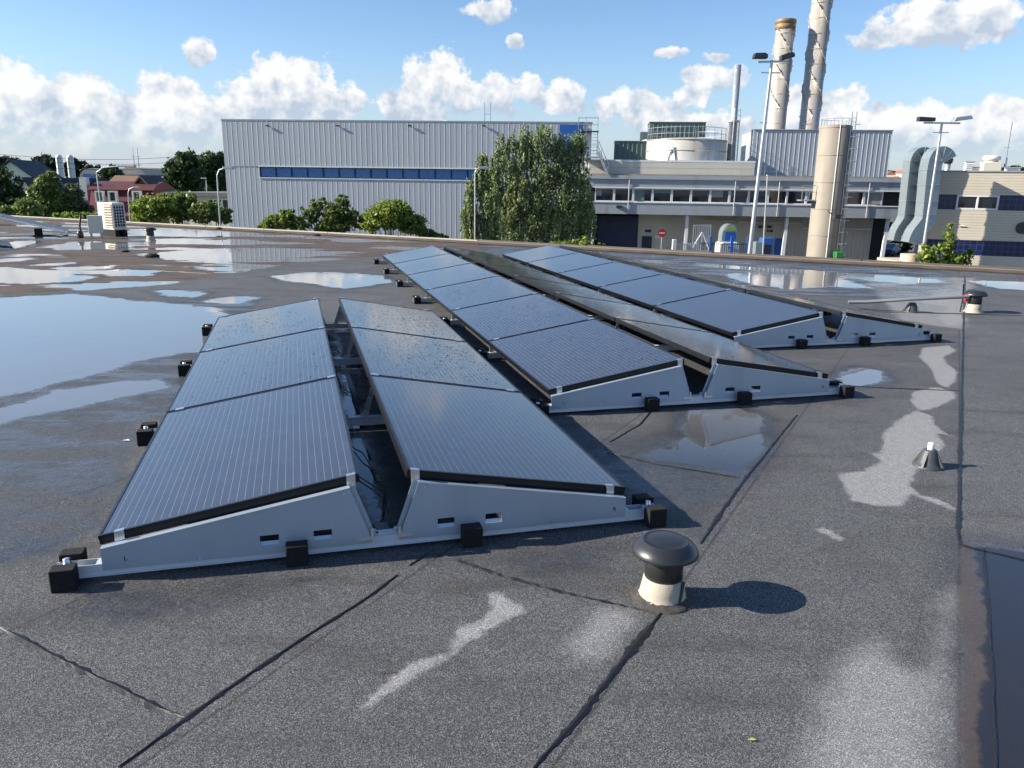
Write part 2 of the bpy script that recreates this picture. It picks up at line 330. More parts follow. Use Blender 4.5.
# very slight sags of the deck under the ponds are inside the material; the sheet itself is flat
verts = np.column_stack([P, np.zeros(len(P))])
i = np.arange((nb-1)*(na-1)); r_, c_ = i//(na-1), i % (na-1); q = r_*na+c_
faces = np.column_stack([q, q+1, q+na+1, q+na])
me = bpy.data.meshes.new('roof_deck')
me.vertices.add(len(verts)); me.vertices.foreach_set('co', verts.ravel())
me.loops.add(faces.size); me.loops.foreach_set('vertex_index', faces.ravel().astype(np.int32))
me.polygons.add(len(faces)); me.polygons.foreach_set('loop_start', np.arange(0, faces.size, 4, dtype=np.int32))
me.update(calc_edges=True)
def attr(name, vals):
    a = me.attributes.new(name, 'FLOAT', 'POINT'); a.data.foreach_set('value', np.asarray(vals, dtype=np.float32))
for k in ('water', 'damp', 'pale', 'soft', 'brown'): attr(k, sdf(P, MASKS[k]))
roof_deck = bpy.data.objects.new('roof_deck', me); C.objects.link(roof_deck); tag(roof_deck, kind='structure')

def roof_mat():
    m, nt, b = mat_new('bitumen_roofing'); co = objco(nt)
    def A(n): return N(nt, 'ShaderNodeAttribute', attribute_name=n).outputs['Fac']
    ln = N(nt, 'ShaderNodeVectorMath', operation='LENGTH'); L(nt, co, ln.inputs[0]); dist = ln.outputs['Value']
    amp = M_(nt, 'ADD', .03, M_(nt, 'MULTIPLY', dist, .02))
    nb_ = noise(nt, 3.0, 6, .6, co); nf = noise(nt, 14, 6, .65, co); nbig = noise(nt, .6, 5, .6, co)
    cen = lambda x: M_(nt, 'SUBTRACT', x, .5)
    edge = M_(nt, 'ADD', M_(nt, 'MULTIPLY', cen(nb_), amp), M_(nt, 'MULTIPLY', cen(nf), M_(nt, 'MULTIPLY', amp, .5)))
    wsd = M_(nt, 'ADD', A('water'), M_(nt, 'MULTIPLY', edge, 1.6))
    water = SM(nt, wsd, -.012, .012)
    # wet halo and thin films
    halo = SM(nt, wsd, -.22, .0)
    dampm = SM(nt, M_(nt, 'ADD', A('damp'), M_(nt, 'MULTIPLY', cen(nb_), .5)), -.08, .1)
    # extra streaky ponds in the mossy far zone
    co_r = mapping(nt, co, (.35, 1.0, 1), rot=(0, 0, R(0)))
    nst = noise(nt, .9, 5, .6, co_r)
    brn = SM(nt, M_(nt, 'ADD', A('brown'), M_(nt, 'MULTIPLY', edge, 1.5)), -.02, .02)
    brnfar = M_(nt, 'MULTIPLY', brn, M_(nt, 'GREATER_THAN', dist, 7))
    w2 = M_(nt, 'MULTIPLY', brnfar, SM(nt, nst, .535, .545))
    water = M_(nt, 'MAXIMUM', water, w2)
    # granules
    vo = N(nt, 'ShaderNodeTexVoronoi', voronoi_dimensions='2D'); vo.inputs['Scale'].default_value = 600; L(nt, co, vo.inputs['Vector'])
    g = N(nt, 'ShaderNodeSeparateColor'); L(nt, vo.outputs['Color'], g.inputs[0])
    vo2 = N(nt, 'ShaderNodeTexVoronoi'); vo2.inputs['Scale'].default_value = 380; L(nt, co, vo2.inputs['Vector'])
    g2 = N(nt, 'ShaderNodeSeparateColor'); L(nt, vo2.outputs['Color'], g2.inputs[0])
    gr = M_(nt, 'ADD', M_(nt, 'MULTIPLY', g.outputs[0], .5), M_(nt, 'MULTIPLY', g2.outputs[1], .5))
    gr = M_(nt, 'POWER', gr, 2.8)
    base = MIX(nt, gr, (.025,.026,.027), (.52,.52,.515))
    # broad tone: bald/weathered and darker sheets
    sep = N(nt, 'ShaderNodeSeparateXYZ'); L(nt, co, sep.inputs[0])
    a_ = M_(nt, 'ADD', M_(nt, 'MULTIPLY', sep.outputs[0], .8753), M_(nt, 'MULTIPLY', sep.outputs[1], -.4836))
    sheet = M_(nt, 'DIVIDE', M_(nt, 'SUBTRACT', a_, .195), .906)
    wn = N(nt, 'ShaderNodeTexWhiteNoise', noise_dimensions='1D'); L(nt, M_(nt, 'FLOOR', sheet), wn.inputs['W'])
    tone = M_(nt, 'ADD', M_(nt, 'MULTIPLY', wn.outputs['Value'], .22), M_(nt, 'MULTIPLY', nbig, .5))
    tone = M_(nt, 'ADD', tone, M_(nt, 'MULTIPLY', nb_, .5))
    hs = N(nt, 'ShaderNodeHueSaturation'); hs.inputs['Saturation'].default_value = 1
    L(nt, base, hs.inputs['Color']); L(nt, M_(nt, 'ADD', .35, tone), hs.inputs['Value']); base = hs.outputs[0]
    # faint factory overlaps of every sheet
    fs = M_(nt, 'ABSOLUTE', M_(nt, 'SUBTRACT', M_(nt, 'FRACT', M_(nt, 'ADD', sheet, .5)), .5))
    fl = M_(nt, 'MULTIPLY', M_(nt, 'SUBTRACT', 1, SM(nt, M_(nt, 'ADD', fs, M_(nt, 'MULTIPLY', cen(nf), .012)), .003, .009)), SM(nt, nb_, .30, .5))
    base = MIX(nt, M_(nt, 'MULTIPLY', fl, .6), base, (.02,.02,.022))
    gst = noise(nt, 2.2, 6, .65, mapping(nt, co, (.45, 1.6, 1), rot=(0, 0, R(28))))
    base = MIX(nt, M_(nt, 'MULTIPLY', SM(nt, gst, .48, .68), .45), base, (.035,.032,.028))
    stn = noise(nt, 7, 5, .7, co)
    base = MIX(nt, M_(nt, 'MULTIPLY', SM(nt, stn, .60, .70), .35), base, (.075,.062,.045))
    # pale bald patches
    ps = M_(nt, 'ADD', A('pale'), M_(nt, 'MULTIPLY', cen(nf), .07))
    pal = SM(nt, ps, -.012, .02)
    so = M_(nt, 'MULTIPLY', SM(nt, M_(nt, 'ADD', A('soft'), M_(nt, 'MULTIPLY', cen(nb_), .25)), -.06, .08), .75)
    palc = MIX(nt, gr, (.15,.15,.145), (.9,.89,.86))
    base = MIX(nt, M_(nt, 'MULTIPLY', M_(nt, 'MAXIMUM', pal, so), .95), base, palc)
    # brown silt / moss
    nm = noise(nt, 2.2, 7, .7, co)
    bc = MIX(nt, nm, (.040,.028,.021), (.16,.108,.075))
    bc2 = MIX(nt, nm, (.075,.052,.038), (.155,.118,.09)); bc = MIX(nt, SM(nt, gst, .45, .65), bc, (.04,.034,.029)); bc = MIX(nt, SM(nt, dist, 4, 6), bc2, bc)
    base = MIX(nt, M_(nt, 'MULTIPLY', brn, .85), base, bc)
    # seams of hot bitumen
    # litter specks
    vs = N(nt, 'ShaderNodeTexVoronoi', voronoi_dimensions='2D'); vs.inputs['Scale'].default_value = 5; L(nt, co, vs.inputs['Vector'])
    vcs = N(nt, 'ShaderNodeSeparateColor'); L(nt, vs.outputs['Color'], vcs.inputs[0])
    speck = M_(nt, 'MULTIPLY', M_(nt, 'LESS_THAN', vs.outputs['Distance'], .022), M_(nt, 'GREATER_THAN', vcs.outputs[0], .8))
    base = MIX(nt, M_(nt, 'MULTIPLY', speck, .7), base, (.16,.12,.07))
    wet = M_(nt, 'MAXIMUM', M_(nt, 'MULTIPLY', halo, .95), M_(nt, 'MULTIPLY', dampm, .85))
    film = M_(nt, 'MULTIPLY', dampm, SM(nt, gst, .42, .58))
    film = M_(nt, 'MAXIMUM', film, M_(nt, 'MULTIPLY', SM(nt, wsd, -.10, -.01), .95))
    hs2 = N(nt, 'ShaderNodeHueSaturation'); L(nt, base, hs2.inputs['Color'])
    L(nt, M_(nt, 'SUBTRACT', 1, M_(nt, 'MULTIPLY', wet, .42)), hs2.inputs['Value'])
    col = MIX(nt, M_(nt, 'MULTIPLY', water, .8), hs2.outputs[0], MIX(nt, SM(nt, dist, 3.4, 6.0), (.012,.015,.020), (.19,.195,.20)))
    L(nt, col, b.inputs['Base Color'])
    rough = M_(nt, 'SUBTRACT', .82, M_(nt, 'MULTIPLY', wet, .32))
    rough = M_(nt, 'SUBTRACT', rough, M_(nt, 'MULTIPLY', film, .36), clamp=True)
    rm = N(nt, 'ShaderNodeMix', data_type='FLOAT'); L(nt, water, rm.inputs[0]); L(nt, rough, rm.inputs[2]); rm.inputs[3].default_value = .015
    L(nt, rm.outputs[0], b.inputs['Roughness'])
    im = N(nt, 'ShaderNodeMix', data_type='FLOAT'); L(nt, water, im.inputs[0]); im.inputs[2].default_value = 1.4; im.inputs[3].default_value = 1.55; L(nt, im.outputs[0], b.inputs['IOR'])
    b1 = N(nt, 'ShaderNodeBump'); b1.inputs['Distance'].default_value = .002
    L(nt, M_(nt, 'MULTIPLY', M_(nt, 'SUBTRACT', 1, M_(nt, 'MULTIPLY', film, .85)), M_(nt, 'SUBTRACT', 1, water)), b1.inputs['Strength'])
    L(nt, gr, b1.inputs['Height'])
    b2 = N(nt, 'ShaderNodeBump'); b2.inputs['Distance'].default_value = .01
    L(nt, M_(nt, 'SUBTRACT', 1, water), b2.inputs['Strength'])
    hgt = M_(nt, 'MULTIPLY', nf, .5); L(nt, hgt, b2.inputs['Height'])
    L(nt, b1.outputs[0], b2.inputs['Normal'])
    b3 = N(nt, 'ShaderNodeBump'); b3.inputs['Distance'].default_value = .0006; L(nt, water, b3.inputs['Strength'])
    L(nt, noise(nt, 6, 2, .5, co), b3.inputs['Height']); L(nt, b2.outputs[0], b3.inputs['Normal'])
    L(nt, b3.outputs[0], b.inputs['Normal'])
    return m
me.materials.append(roof_mat())

# torched laps: ragged ribbons of squeezed-out bitumen lying on the deck
M['bitumen'] = simple('squeezed_bitumen', (.010,.010,.011), .45, 0, .4, 20, bump=.004)
rs = random.Random(4)
for pl, w_ in MASKS['seam']:
    pts = [Vector((x, y, 0)) for x, y in pl]; fine = []
    for a_, b_ in zip(pts[:-1], pts[1:]):
        n_ = max(1, int((b_-a_).length/.022)); fine += [a_.lerp(b_, k/n_) for k in range(n_)]
    fine.append(pts[-1]); m = MB(); vs = []; wj = 1.0; off = 0.
    for i_, p in enumerate(fine):
        d = (fine[min(i_+1, len(fine)-1)]-fine[max(i_-1, 0)]).normalized(); nn = Vector((-d.y, d.x, 0))
        wj = .75*wj + .25*rs.uniform(.1, 1.9); off = .9*off + rs.uniform(-.0012, .0012)
        w2 = w_*wj*rs.uniform(.6, 1.4)*min(1, .25+.12*min(i_, len(fine)-1-i_))
        vs += [p+nn*(off+w2)+Vector((0,0,.0015)), p+nn*off+Vector((0,0,.0048)), p+nn*(off-w2)+Vector((0,0,.0015))]
    fs = []
    for i_ in range(len(fine)-1):
        for k in (0, 1): fs.append((3*i_+k, 3*i_+k+1, 3*i_+k+4, 3*i_+k+3))
    m.add(vs, fs); tag(m.build('roof_seam', M['bitumen']), kind='structure')

# ------------------------------------------------------------------ camera, world, sun
cam = bpy.data.cameras.new('camera'); camo = bpy.data.objects.new('camera', cam); C.objects.link(camo)
cam.sensor_width = 36; cam.lens = FPX/1024*36; cam.clip_end = 6000; cam.clip_start = .05
mw = Matrix.Identity(4)
for i_ in range(3):
    mw[i_][0] = RT[i_]; mw[i_][1] = UP[i_]; mw[i_][2] = -FW[i_]
mw[0][3], mw[1][3], mw[2][3] = 0, 0, CH
camo.matrix_world = mw
bpy.context.scene.camera = camo

SUN_EL = R(27); SUN_AZ = R(267)          # clockwise from +Y: the sun stands to the left
sd_ = Vector((math.sin(SUN_AZ)*math.cos(SUN_EL), math.cos(SUN_AZ)*math.cos(SUN_EL), math.sin(SUN_EL)))
sl = bpy.data.lights.new('sun', 'SUN'); sl.energy = 4.7; sl.angle = R(.5); sl.color = (1, .93, .82)
so = bpy.data.objects.new('sun', sl); C.objects.link(so)
so.rotation_euler = sd_.to_track_quat('Z', 'Y').to_euler(); so.location = sd_*50

def azel(x, y):
    d = ray(x, y).normalized(); return math.atan2(d.x, d.y), math.asin(d.z)
def world():
    w = bpy.data.worlds.new('World'); bpy.context.scene.world = w; w.use_nodes = True
    nt = w.node_tree; bg = nt.nodes['Background']
    sky = N(nt, 'ShaderNodeTexSky', sky_type='NISHITA', sun_disc=False)
    sky.sun_elevation = SUN_EL; sky.sun_rotation = SUN_AZ; sky.altitude = 0; sky.air_density = 1; sky.dust_density = .3; sky.ozone_density = 3
    tc = N(nt, 'ShaderNodeTexCoord').outputs['Generated']
    nrm = N(nt, 'ShaderNodeVectorMath', operation='NORMALIZE'); L(nt, tc, nrm.inputs[0]); v = nrm.outputs[0]
    s = N(nt, 'ShaderNodeSeparateXYZ'); L(nt, v, s.inputs[0])
    az = M_(nt, 'ARCTAN2', s.outputs[0], s.outputs[1]); el = M_(nt, 'ARCSINE', s.outputs[2])
    # clouds: (px, py, half width, half height, weight)
    CL = [(30,112,52,38),(80,100,34,30),(130,118,40,24),(165,104,34,28),(215,118,34,24),(-10,100,40,34),(100,140,110,26),(198,52,15,14),(290,84,44,30),(258,98,40,20),(310,100,50,24),
          (340,105,26,18),(432,86,36,32),(400,105,30,18),(462,98,22,18),(500,95,22,22),(530,90,20,14),(560,100,30,20),(620,104,30,16),(490,10,30,12),(516,42,8,7),
          (650,112,40,20),(715,76,36,12),(720,57,16,6),(690,95,22,12),(842,106,26,22),(800,112,32,20),(930,118,20,16),(880,125,30,22),(942,16,52,20),(905,35,34,12),(975,22,34,20),
          (960,130,34,20),(1010,118,30,22),(1050,120,40,26),(-60,110,60,34),(1120,100,60,30),(-150,120,70,26),(1010,140,80,22),(850,140,60,18),(700,130,60,16),(675,52,14,6)]
    F = None; SW = None; SY = None
    wv = N(nt, 'ShaderNodeCombineXYZ'); L(nt, az, wv.inputs[0]); L(nt, el, wv.inputs[1])
    azel_v = wv.outputs[0]
    for (x, y, rx, ry) in CL:
        a, e = azel(x, y)
        dx = M_(nt, 'DIVIDE', M_(nt, 'SUBTRACT', az, a), rx/780); dy = M_(nt, 'DIVIDE', M_(nt, 'SUBTRACT', el, e), ry/780)
        r2 = M_(nt, 'ADD', M_(nt, 'MULTIPLY', dx, dx), M_(nt, 'MULTIPLY', dy, dy))
        f = M_(nt, 'SUBTRACT', 1, M_(nt, 'SQRT', r2))
        F = f if F is None else M_(nt, 'SMOOTH_MAX', F, f, .25)
        wq = M_(nt, 'MAXIMUM', M_(nt, 'ADD', f, .5), 0); wy = M_(nt, 'MULTIPLY', wq, dy)
        SW = wq if SW is None else M_(nt, 'ADD', SW, wq); SY = wy if SY is None else M_(nt, 'ADD', SY, wy)
    def fbm(vec): return noise(nt, 22, 8, .6, vec)
    n1 = fbm(azel_v)
    def billow(vec): return M_(nt, 'ABSOLUTE', M_(nt, 'SUBTRACT', noise(nt, 34, 5, .6, vec), .5))
    n3 = billow(azel_v)
    d = M_(nt, 'ADD', F, M_(nt, 'MULTIPLY', M_(nt, 'SUBTRACT', n1, .5), 2.5))
    d = M_(nt, 'ADD', d, M_(nt, 'MULTIPLY', n3, 1.6))
    # broken cloud higher up and all round, and a milky bank low on the horizon
    hv = N(nt, 'ShaderNodeVectorMath', operation='DIVIDE'); L(nt, v, hv.inputs[0])
    zz = M_(nt, 'ADD', M_(nt, 'MAXIMUM', s.outputs[2], .02), .12)
    cz = N(nt, 'ShaderNodeCombineXYZ')
    for k_ in range(3): L(nt, zz, cz.inputs[k_])
    L(nt, cz.outputs[0], hv.inputs[1])
    nh = noise(nt, 1.3, 4, .6, hv.outputs[0])
    high = M_(nt, 'MULTIPLY', SM(nt, nh, .56, .72), SM(nt, el, .42, .6))
    front = M_(nt, 'LESS_THAN', M_(nt, 'ABSOLUTE', az), .8)
    side = M_(nt, 'MULTIPLY', M_(nt, 'SUBTRACT', 1, front), M_(nt, 'SUBTRACT', 1, SM(nt, el, .2, .4)))
    side = M_(nt, 'MULTIPLY', side, SM(nt, n1, .45, .6))
    dens = SM(nt, d, .06, .38)
    # self-shading of the cumulus: thicker towards the lower right is greyer
    off = N(nt, 'ShaderNodeVectorMath', operation='ADD'); L(nt, azel_v, off.inputs[0]); off.inputs[1].default_value = (-.012, .014, 0)
    lo = lambda vec: noise(nt, 26, 3, .6, vec)
    up = M_(nt, 'DIVIDE', SY, M_(nt, 'ADD', SW, .05))
    sh = M_(nt, 'MULTIPLY', M_(nt, 'SUBTRACT', lo(azel_v), lo(off.outputs[0])), 3.4)
    sh = M_(nt, 'ADD', sh, M_(nt, 'MULTIPLY', M_(nt, 'SUBTRACT', n3, .1), 1.2))
    sh = M_(nt, 'ADD', M_(nt, 'ADD', .62, M_(nt, 'MULTIPLY', up, .75)), sh, clamp=True)
    ccol = MIX(nt, sh, (2.45,2.9,3.5), (4.6,4.6,4.6))
    fade = M_(nt, 'ADD', .12, M_(nt, 'MULTIPLY', SM(nt, el, .01, .08), .86))
    tot = M_(nt, 'MAXIMUM', M_(nt, 'MULTIPLY', dens, fade), M_(nt, 'MAXIMUM', M_(nt, 'MULTIPLY', high, .22), M_(nt, 'MULTIPLY', side, .7)))
    hs = N(nt, 'ShaderNodeHueSaturation'); hs.inputs['Saturation'].default_value = SKY_SAT; hs.inputs['Value'].default_value = SKY_VAL
    L(nt, sky.outputs[0], hs.inputs['Color'])
    tn = N(nt, 'ShaderNodeMix', data_type='RGBA', blend_type='MULTIPLY'); tn.inputs[0].default_value = 1
    L(nt, hs.outputs[0], tn.inputs[6]); tn.inputs[7].default_value = (1.0, .955, 1.0, 1)
    low = M_(nt, 'SUBTRACT', 1, SM(nt, el, -.04, .16))
    skyc = MIX(nt, M_(nt, 'MULTIPLY', low, .85), tn.outputs[2], (1.9,2.4,3.25))
    L(nt, MIX(nt, tot, skyc, ccol), bg.inputs['Color'])
    bg.inputs['Strength'].default_value = .1
SKY_SAT, SKY_VAL = 1.12, .83
world()
vs_ = bpy.context.scene.view_settings
vs_.view_transform = 'Standard'; vs_.look = 'None'; vs_.gamma = 1; vs_.exposure = 1.12
scn = bpy.context.scene; scn.cycles.max_bounces = 6; scn.cycles.diffuse_bounces = 2; scn.cycles.glossy_bounces = 3; scn.cycles.transmission_bounces = 2; scn.cycles.caustics_reflective = False; scn.cycles.caustics_refractive = False; scn.cycles.adaptive_threshold = .03
scn.world.cycles.sampling_method = 'MANUAL'; scn.world.cycles.sample_map_resolution = 512
# ------------------------------------------------------------------ our own building under the deck, its edge trim, the ground
def e12(a, b, z=0): return Vector((a*E1[0]+b*E2[0], a*E1[1]+b*E2[1], z))
ANG = math.atan2(E1[1], E1[0])
own = empty('flat_roofed_building', (0,0,0), ANG, label='low building whose bitumen roof carries the solar arrays', cat='building')
MB().box(-37.9, 11.9, -7.9, EDGE+.02, GZ, -.02).build('wall', M['concrete'], own)
# edge: upstand of weathered felt, cream metal trim on the left, brown rotten timber and felt on the right
m = MB(); m.box(-38, 12, EDGE-.30, EDGE+.02, .004, .045); m.build('felt_upstand', simple('mossy_felt', (.085,.062,.045), .85, 0, .45, 2.5, bump=.01), own, bevel=.01)
SPL = -.6-12.5*0
m = MB(); x = -38
while x < -10.5: m.box(x, min(x+2.48, -10.5), EDGE+.02, EDGE+.12, -.25, .075); x += 2.5
m.build('cream_edge_trim', simple('dull_cream_trim', (.40,.37,.29), .6, 0, .2, 1.5, streak=.3), own, bevel=.006)
m = MB(); x = -10.5
while x < 12: m.box(x, min(x+2.97, 12), EDGE+.02, EDGE+.14, -.25, .085); x += 3
m.build('edge_trim', simple('weathered_edge_trim', (.12,.092,.07), .7, .1, .35, 1.5, bump=.006), own, bevel=.008)
m = MB(); m.box(-10.5, 12, EDGE-.05, EDGE+.0, .045, .062); m.build('trim_lip', simple('pale_trim_lip', (.20,.18,.15), .6, 0, .3, 4), own)
random.seed(3)

gm = MB(); gm.add([(-3000,-500,GZ),(3000,-500,GZ),(3000,4000,GZ),(-3000,4000,GZ)], [(0,1,2,3)])
tag(gm.build('ground', M['asphalt']), kind='structure')
gm = MB(); gm.add([(-400,30,GZ+.01),(-22,30,GZ+.01),(-34,95,GZ+.01),(-34,400,GZ+.01),(-400,400,GZ+.01)], [(0,1,2,3,4)])
tag(gm.build('grass', simple('meadow_grass', (.05,.09,.02), .9, 0, .4, .3)), kind='structure')

# ------------------------------------------------------------------ solar arrays
LP, WP, TILT, GAP, Z0 = 1.67, .9657, .1701, .1936, .16
PL = 1.65
def make_panel(parent):
    """x across the slope from the low edge, y along the row, z up from the glass"""
    m = MB(); t = .035; w = .011
    m.box(0, WP, 0, w, -t, 0); m.box(0, WP, PL-w, PL, -t, 0); m.box(0, w, w, PL-w, -t, 0); m.box(WP-w, WP, w, PL-w, -t, 0)
    fr = m.build('solar_panel', M['black_frame'], parent)
    g = MB(); g.add([(w,w,-.0022),(WP-w,w,-.0022),(WP-w,PL-w,-.0022),(w,PL-w,-.0022)], [(0,1,2,3)])
    g.build('cell_glass', M['solar'], fr)
    k = MB(); k.add([(w,w,-.008),(w,PL-w,-.008),(WP-w,PL-w,-.008),(WP-w,w,-.008)], [(0,1,2,3)])
    k.build('back_sheet', M['black_plastic'], fr)
    return fr
ct, st = math.cos(TILT), math.sin(TILT)
M['water_drop'] = simple('rain_water', (.012,.014,.018), .04, 0, .1, 5, spec=.5)
def drop_mesh(n, seed):
    rnd = random.Random(seed); m = MB(); cs = [(rnd.uniform(.1,.9), rnd.uniform(.1,1.5)) for _ in range(9)]
    for _ in range(n):
        if rnd.random() < .7: c = rnd.choice(cs); x, y = rnd.gauss(c[0], .16), rnd.gauss(c[1], .22)
        else: x, y = rnd.uniform(.03,.93), rnd.uniform(.03,1.62)
        if not (.02 < x < .945 and .02 < y < 1.63): continue
        r_ = rnd.uniform(.002, .0048)*(1.35 if rnd.random() < .12 else 1); e = rnd.uniform(.8, 1.3)
        vs = []; k_ = 7
        for rr_, z in ((r_, -.0021), (r_*.8, -.0021+r_*.28)):
            for k in range(k_): t = 2*PI*k/k_; vs.append((x+rr_*math.cos(t), y+rr_*e*math.sin(t), z))
        vs.append((x, y, -.0021+r_*.42))
        fs = [(k, (k+1) % k_, k_+(k+1) % k_, k_+k) for k in range(k_)] + [(k_+k, k_+(k+1) % k_, 2*k_) for k in range(k_)]
        m.add(vs, fs, True)
    return m
DROPS = {}
def add_drops(panel, key, n, seed):
    if key not in DROPS: o = drop_mesh(n, seed).build('rain_drops', M['water_drop']); DROPS[key] = o
    else: o = DROPS[key].copy(); C.objects.link(o)
    o.parent = panel; o['kind'] = 'stuff'; return o
VR = GAP/2; VL = VR + WP*ct; ZR = Z0 + WP*st
def place_panel(p, side, k):
    if side < 0:
        p.location = (-VL, k*LP, Z0); p.rotation_euler = (0, -TILT, 0)
    else:
        p.location = (VL, k*LP+PL, Z0); p.rotation_euler = (0, -TILT, PI)
def under(v):   # height of the underside of the frame at |v|
    return Z0 + (VL-abs(v))*math.tan(TILT) - .035/ct + .0025
def side_plate(side):
    """triangular end sheet with two slots, an upper lip, and a folded inner flange"""
    zb = .040; s = side
    v0, v1 = 1.035, .135          # outer end, top inner end
    vb = .055                     # bottom inner end
    holes = [(.41,.48), (.21,.28)]
    zh0, zh1 = .074, .116
    m = MB(); y0, y1 = -.040, -.0375
    cuts = sorted({v0, v1, *[h for H in holes for h in H]}, reverse=True)
    def quad(a, b, za0, za1, zb0, zb1):
        p = [(s*a, za0), (s*b, zb0), (s*b, zb1), (s*a, za1)]
        vs = [(x, y0, z) for x, z in p] + [(x, y1, z) for x, z in p]
        m.add(vs, [(0,1,2,3),(7,6,5,4),(0,4,5,1),(1,5,6,2),(2,6,7,3),(3,7,4,0)])
    for a, b in zip(cuts[:-1], cuts[1:]):
        hole = any(abs(a-H[1]) < 1e-6 and abs(b-H[0]) < 1e-6 for H in holes)
        ta, tb = under(a)-.002, under(b)-.002
        if hole: quad(a, b, zb, zh0, zb, zh0); quad(a, b, zh1, ta, zh1, tb)
        else: quad(a, b, zb, ta, zb, tb)
    # slanted inner end
    quad(v1, vb, zb, under(v1)-.002, zb, .055)
    # upper lip
    a, b = v0, v1
    p = [(s*a, under(a)-.001), (s*b, under(b)-.001), (s*b, under(b)-.005), (s*a, under(a)-.005)]
    m.prism(p, 'y', -.044, -.015)
    m.bar((s*(v1-.001), -.020, under(v1)-.004), (s*(vb+.001), -.020, .058), .003, .038)
    # slot louvres: small bent tabs behind the slots
    for h0, h1 in holes:
        m.add([(s*h0,-.037,zh0),(s*h1,-.037,zh0),(s*h1,-.030,zh0+.014),(s*h0,-.030,zh0+.014)], [(0,1,2,3)])
    return m
def clamp_at(m, side, v, y, w=.034):
    """z-shaped clamp gripping the frame at |v|"""
    z = Z0 + (VL-v)*math.tan(TILT)
    s = side; a, b = v-w/2, v+w/2
    za, zb_ = z+(w/2)*math.tan(TILT), z-(w/2)*math.tan(TILT)
    for (ya, yb, t0, t1) in ((y-.004, y+.014, .001, .005), (y-.008, y-.003, -.052, .005)):
        vs = [(s*a,ya,za+t0),(s*b,ya,zb_+t0),(s*b,yb,zb_+t0),(s*a,yb,za+t0),(s*a,ya,za+t1),(s*b,ya,zb_+t1),(s*b,yb,zb_+t1),(s*a,yb,za+t1)]
        m.add(vs, [(3,2,1,0),(4,5,6,7),(0,1,5,4),(1,2,6,5),(2,3,7,6),(3,0,4,7)])
def mid_clamp(m, side, v, y):
    z = Z0 + (VL-v)*math.tan(TILT); s = side; w = .045
    a, b = v-w/2, v+w/2; za, zb_ = z+(w/2)*math.tan(TILT)+.0012, z-(w/2)*math.tan(TILT)+.0012
    vs = [(s*a,y-.017,za),(s*b,y-.017,zb_),(s*b,y+.017,zb_),(s*a,y+.017,za),(s*a,y-.017,za+.004),(s*b,y-.017,zb_+.004),(s*b,y+.017,zb_+.004),(s*a,y+.017,za+.004)]
    m.add(vs, [(3,2,1,0),(4,5,6,7),(0,1,5,4),(1,2,6,5),(2,3,7,6),(3,0,4,7)])

def rail_mesh():
    m = MB(); hw = 1.20
    # top-hat channel lying across the row
    m.box(-hw, hw, -.030, -.027, .018, .062); m.box(-hw, hw, .021, .024, .018, .062)
    m.box(-hw, hw, -.0268, .0208, .018, .022)
    m.box(-hw, hw, -.040, -.0302, .018, .021)
    m.box(-1.06, 1.06, -.0268, .0208, .058, .062)
    return m
def bolt_mesh():
    m = MB()
    m.lathe([(0,.085),(.011,.085),(.012,.083),(.012,.066),(.018,.065),(.018,.062),(.0,.062)], 12, 0, -.003)
    m.box(-.03, +.03, -.026, .020, .0615, .0645)
    return m
def block_mesh():
    m = MB(); w = .041; m.box(-w, w, -.030, .030, .0, .084); return m

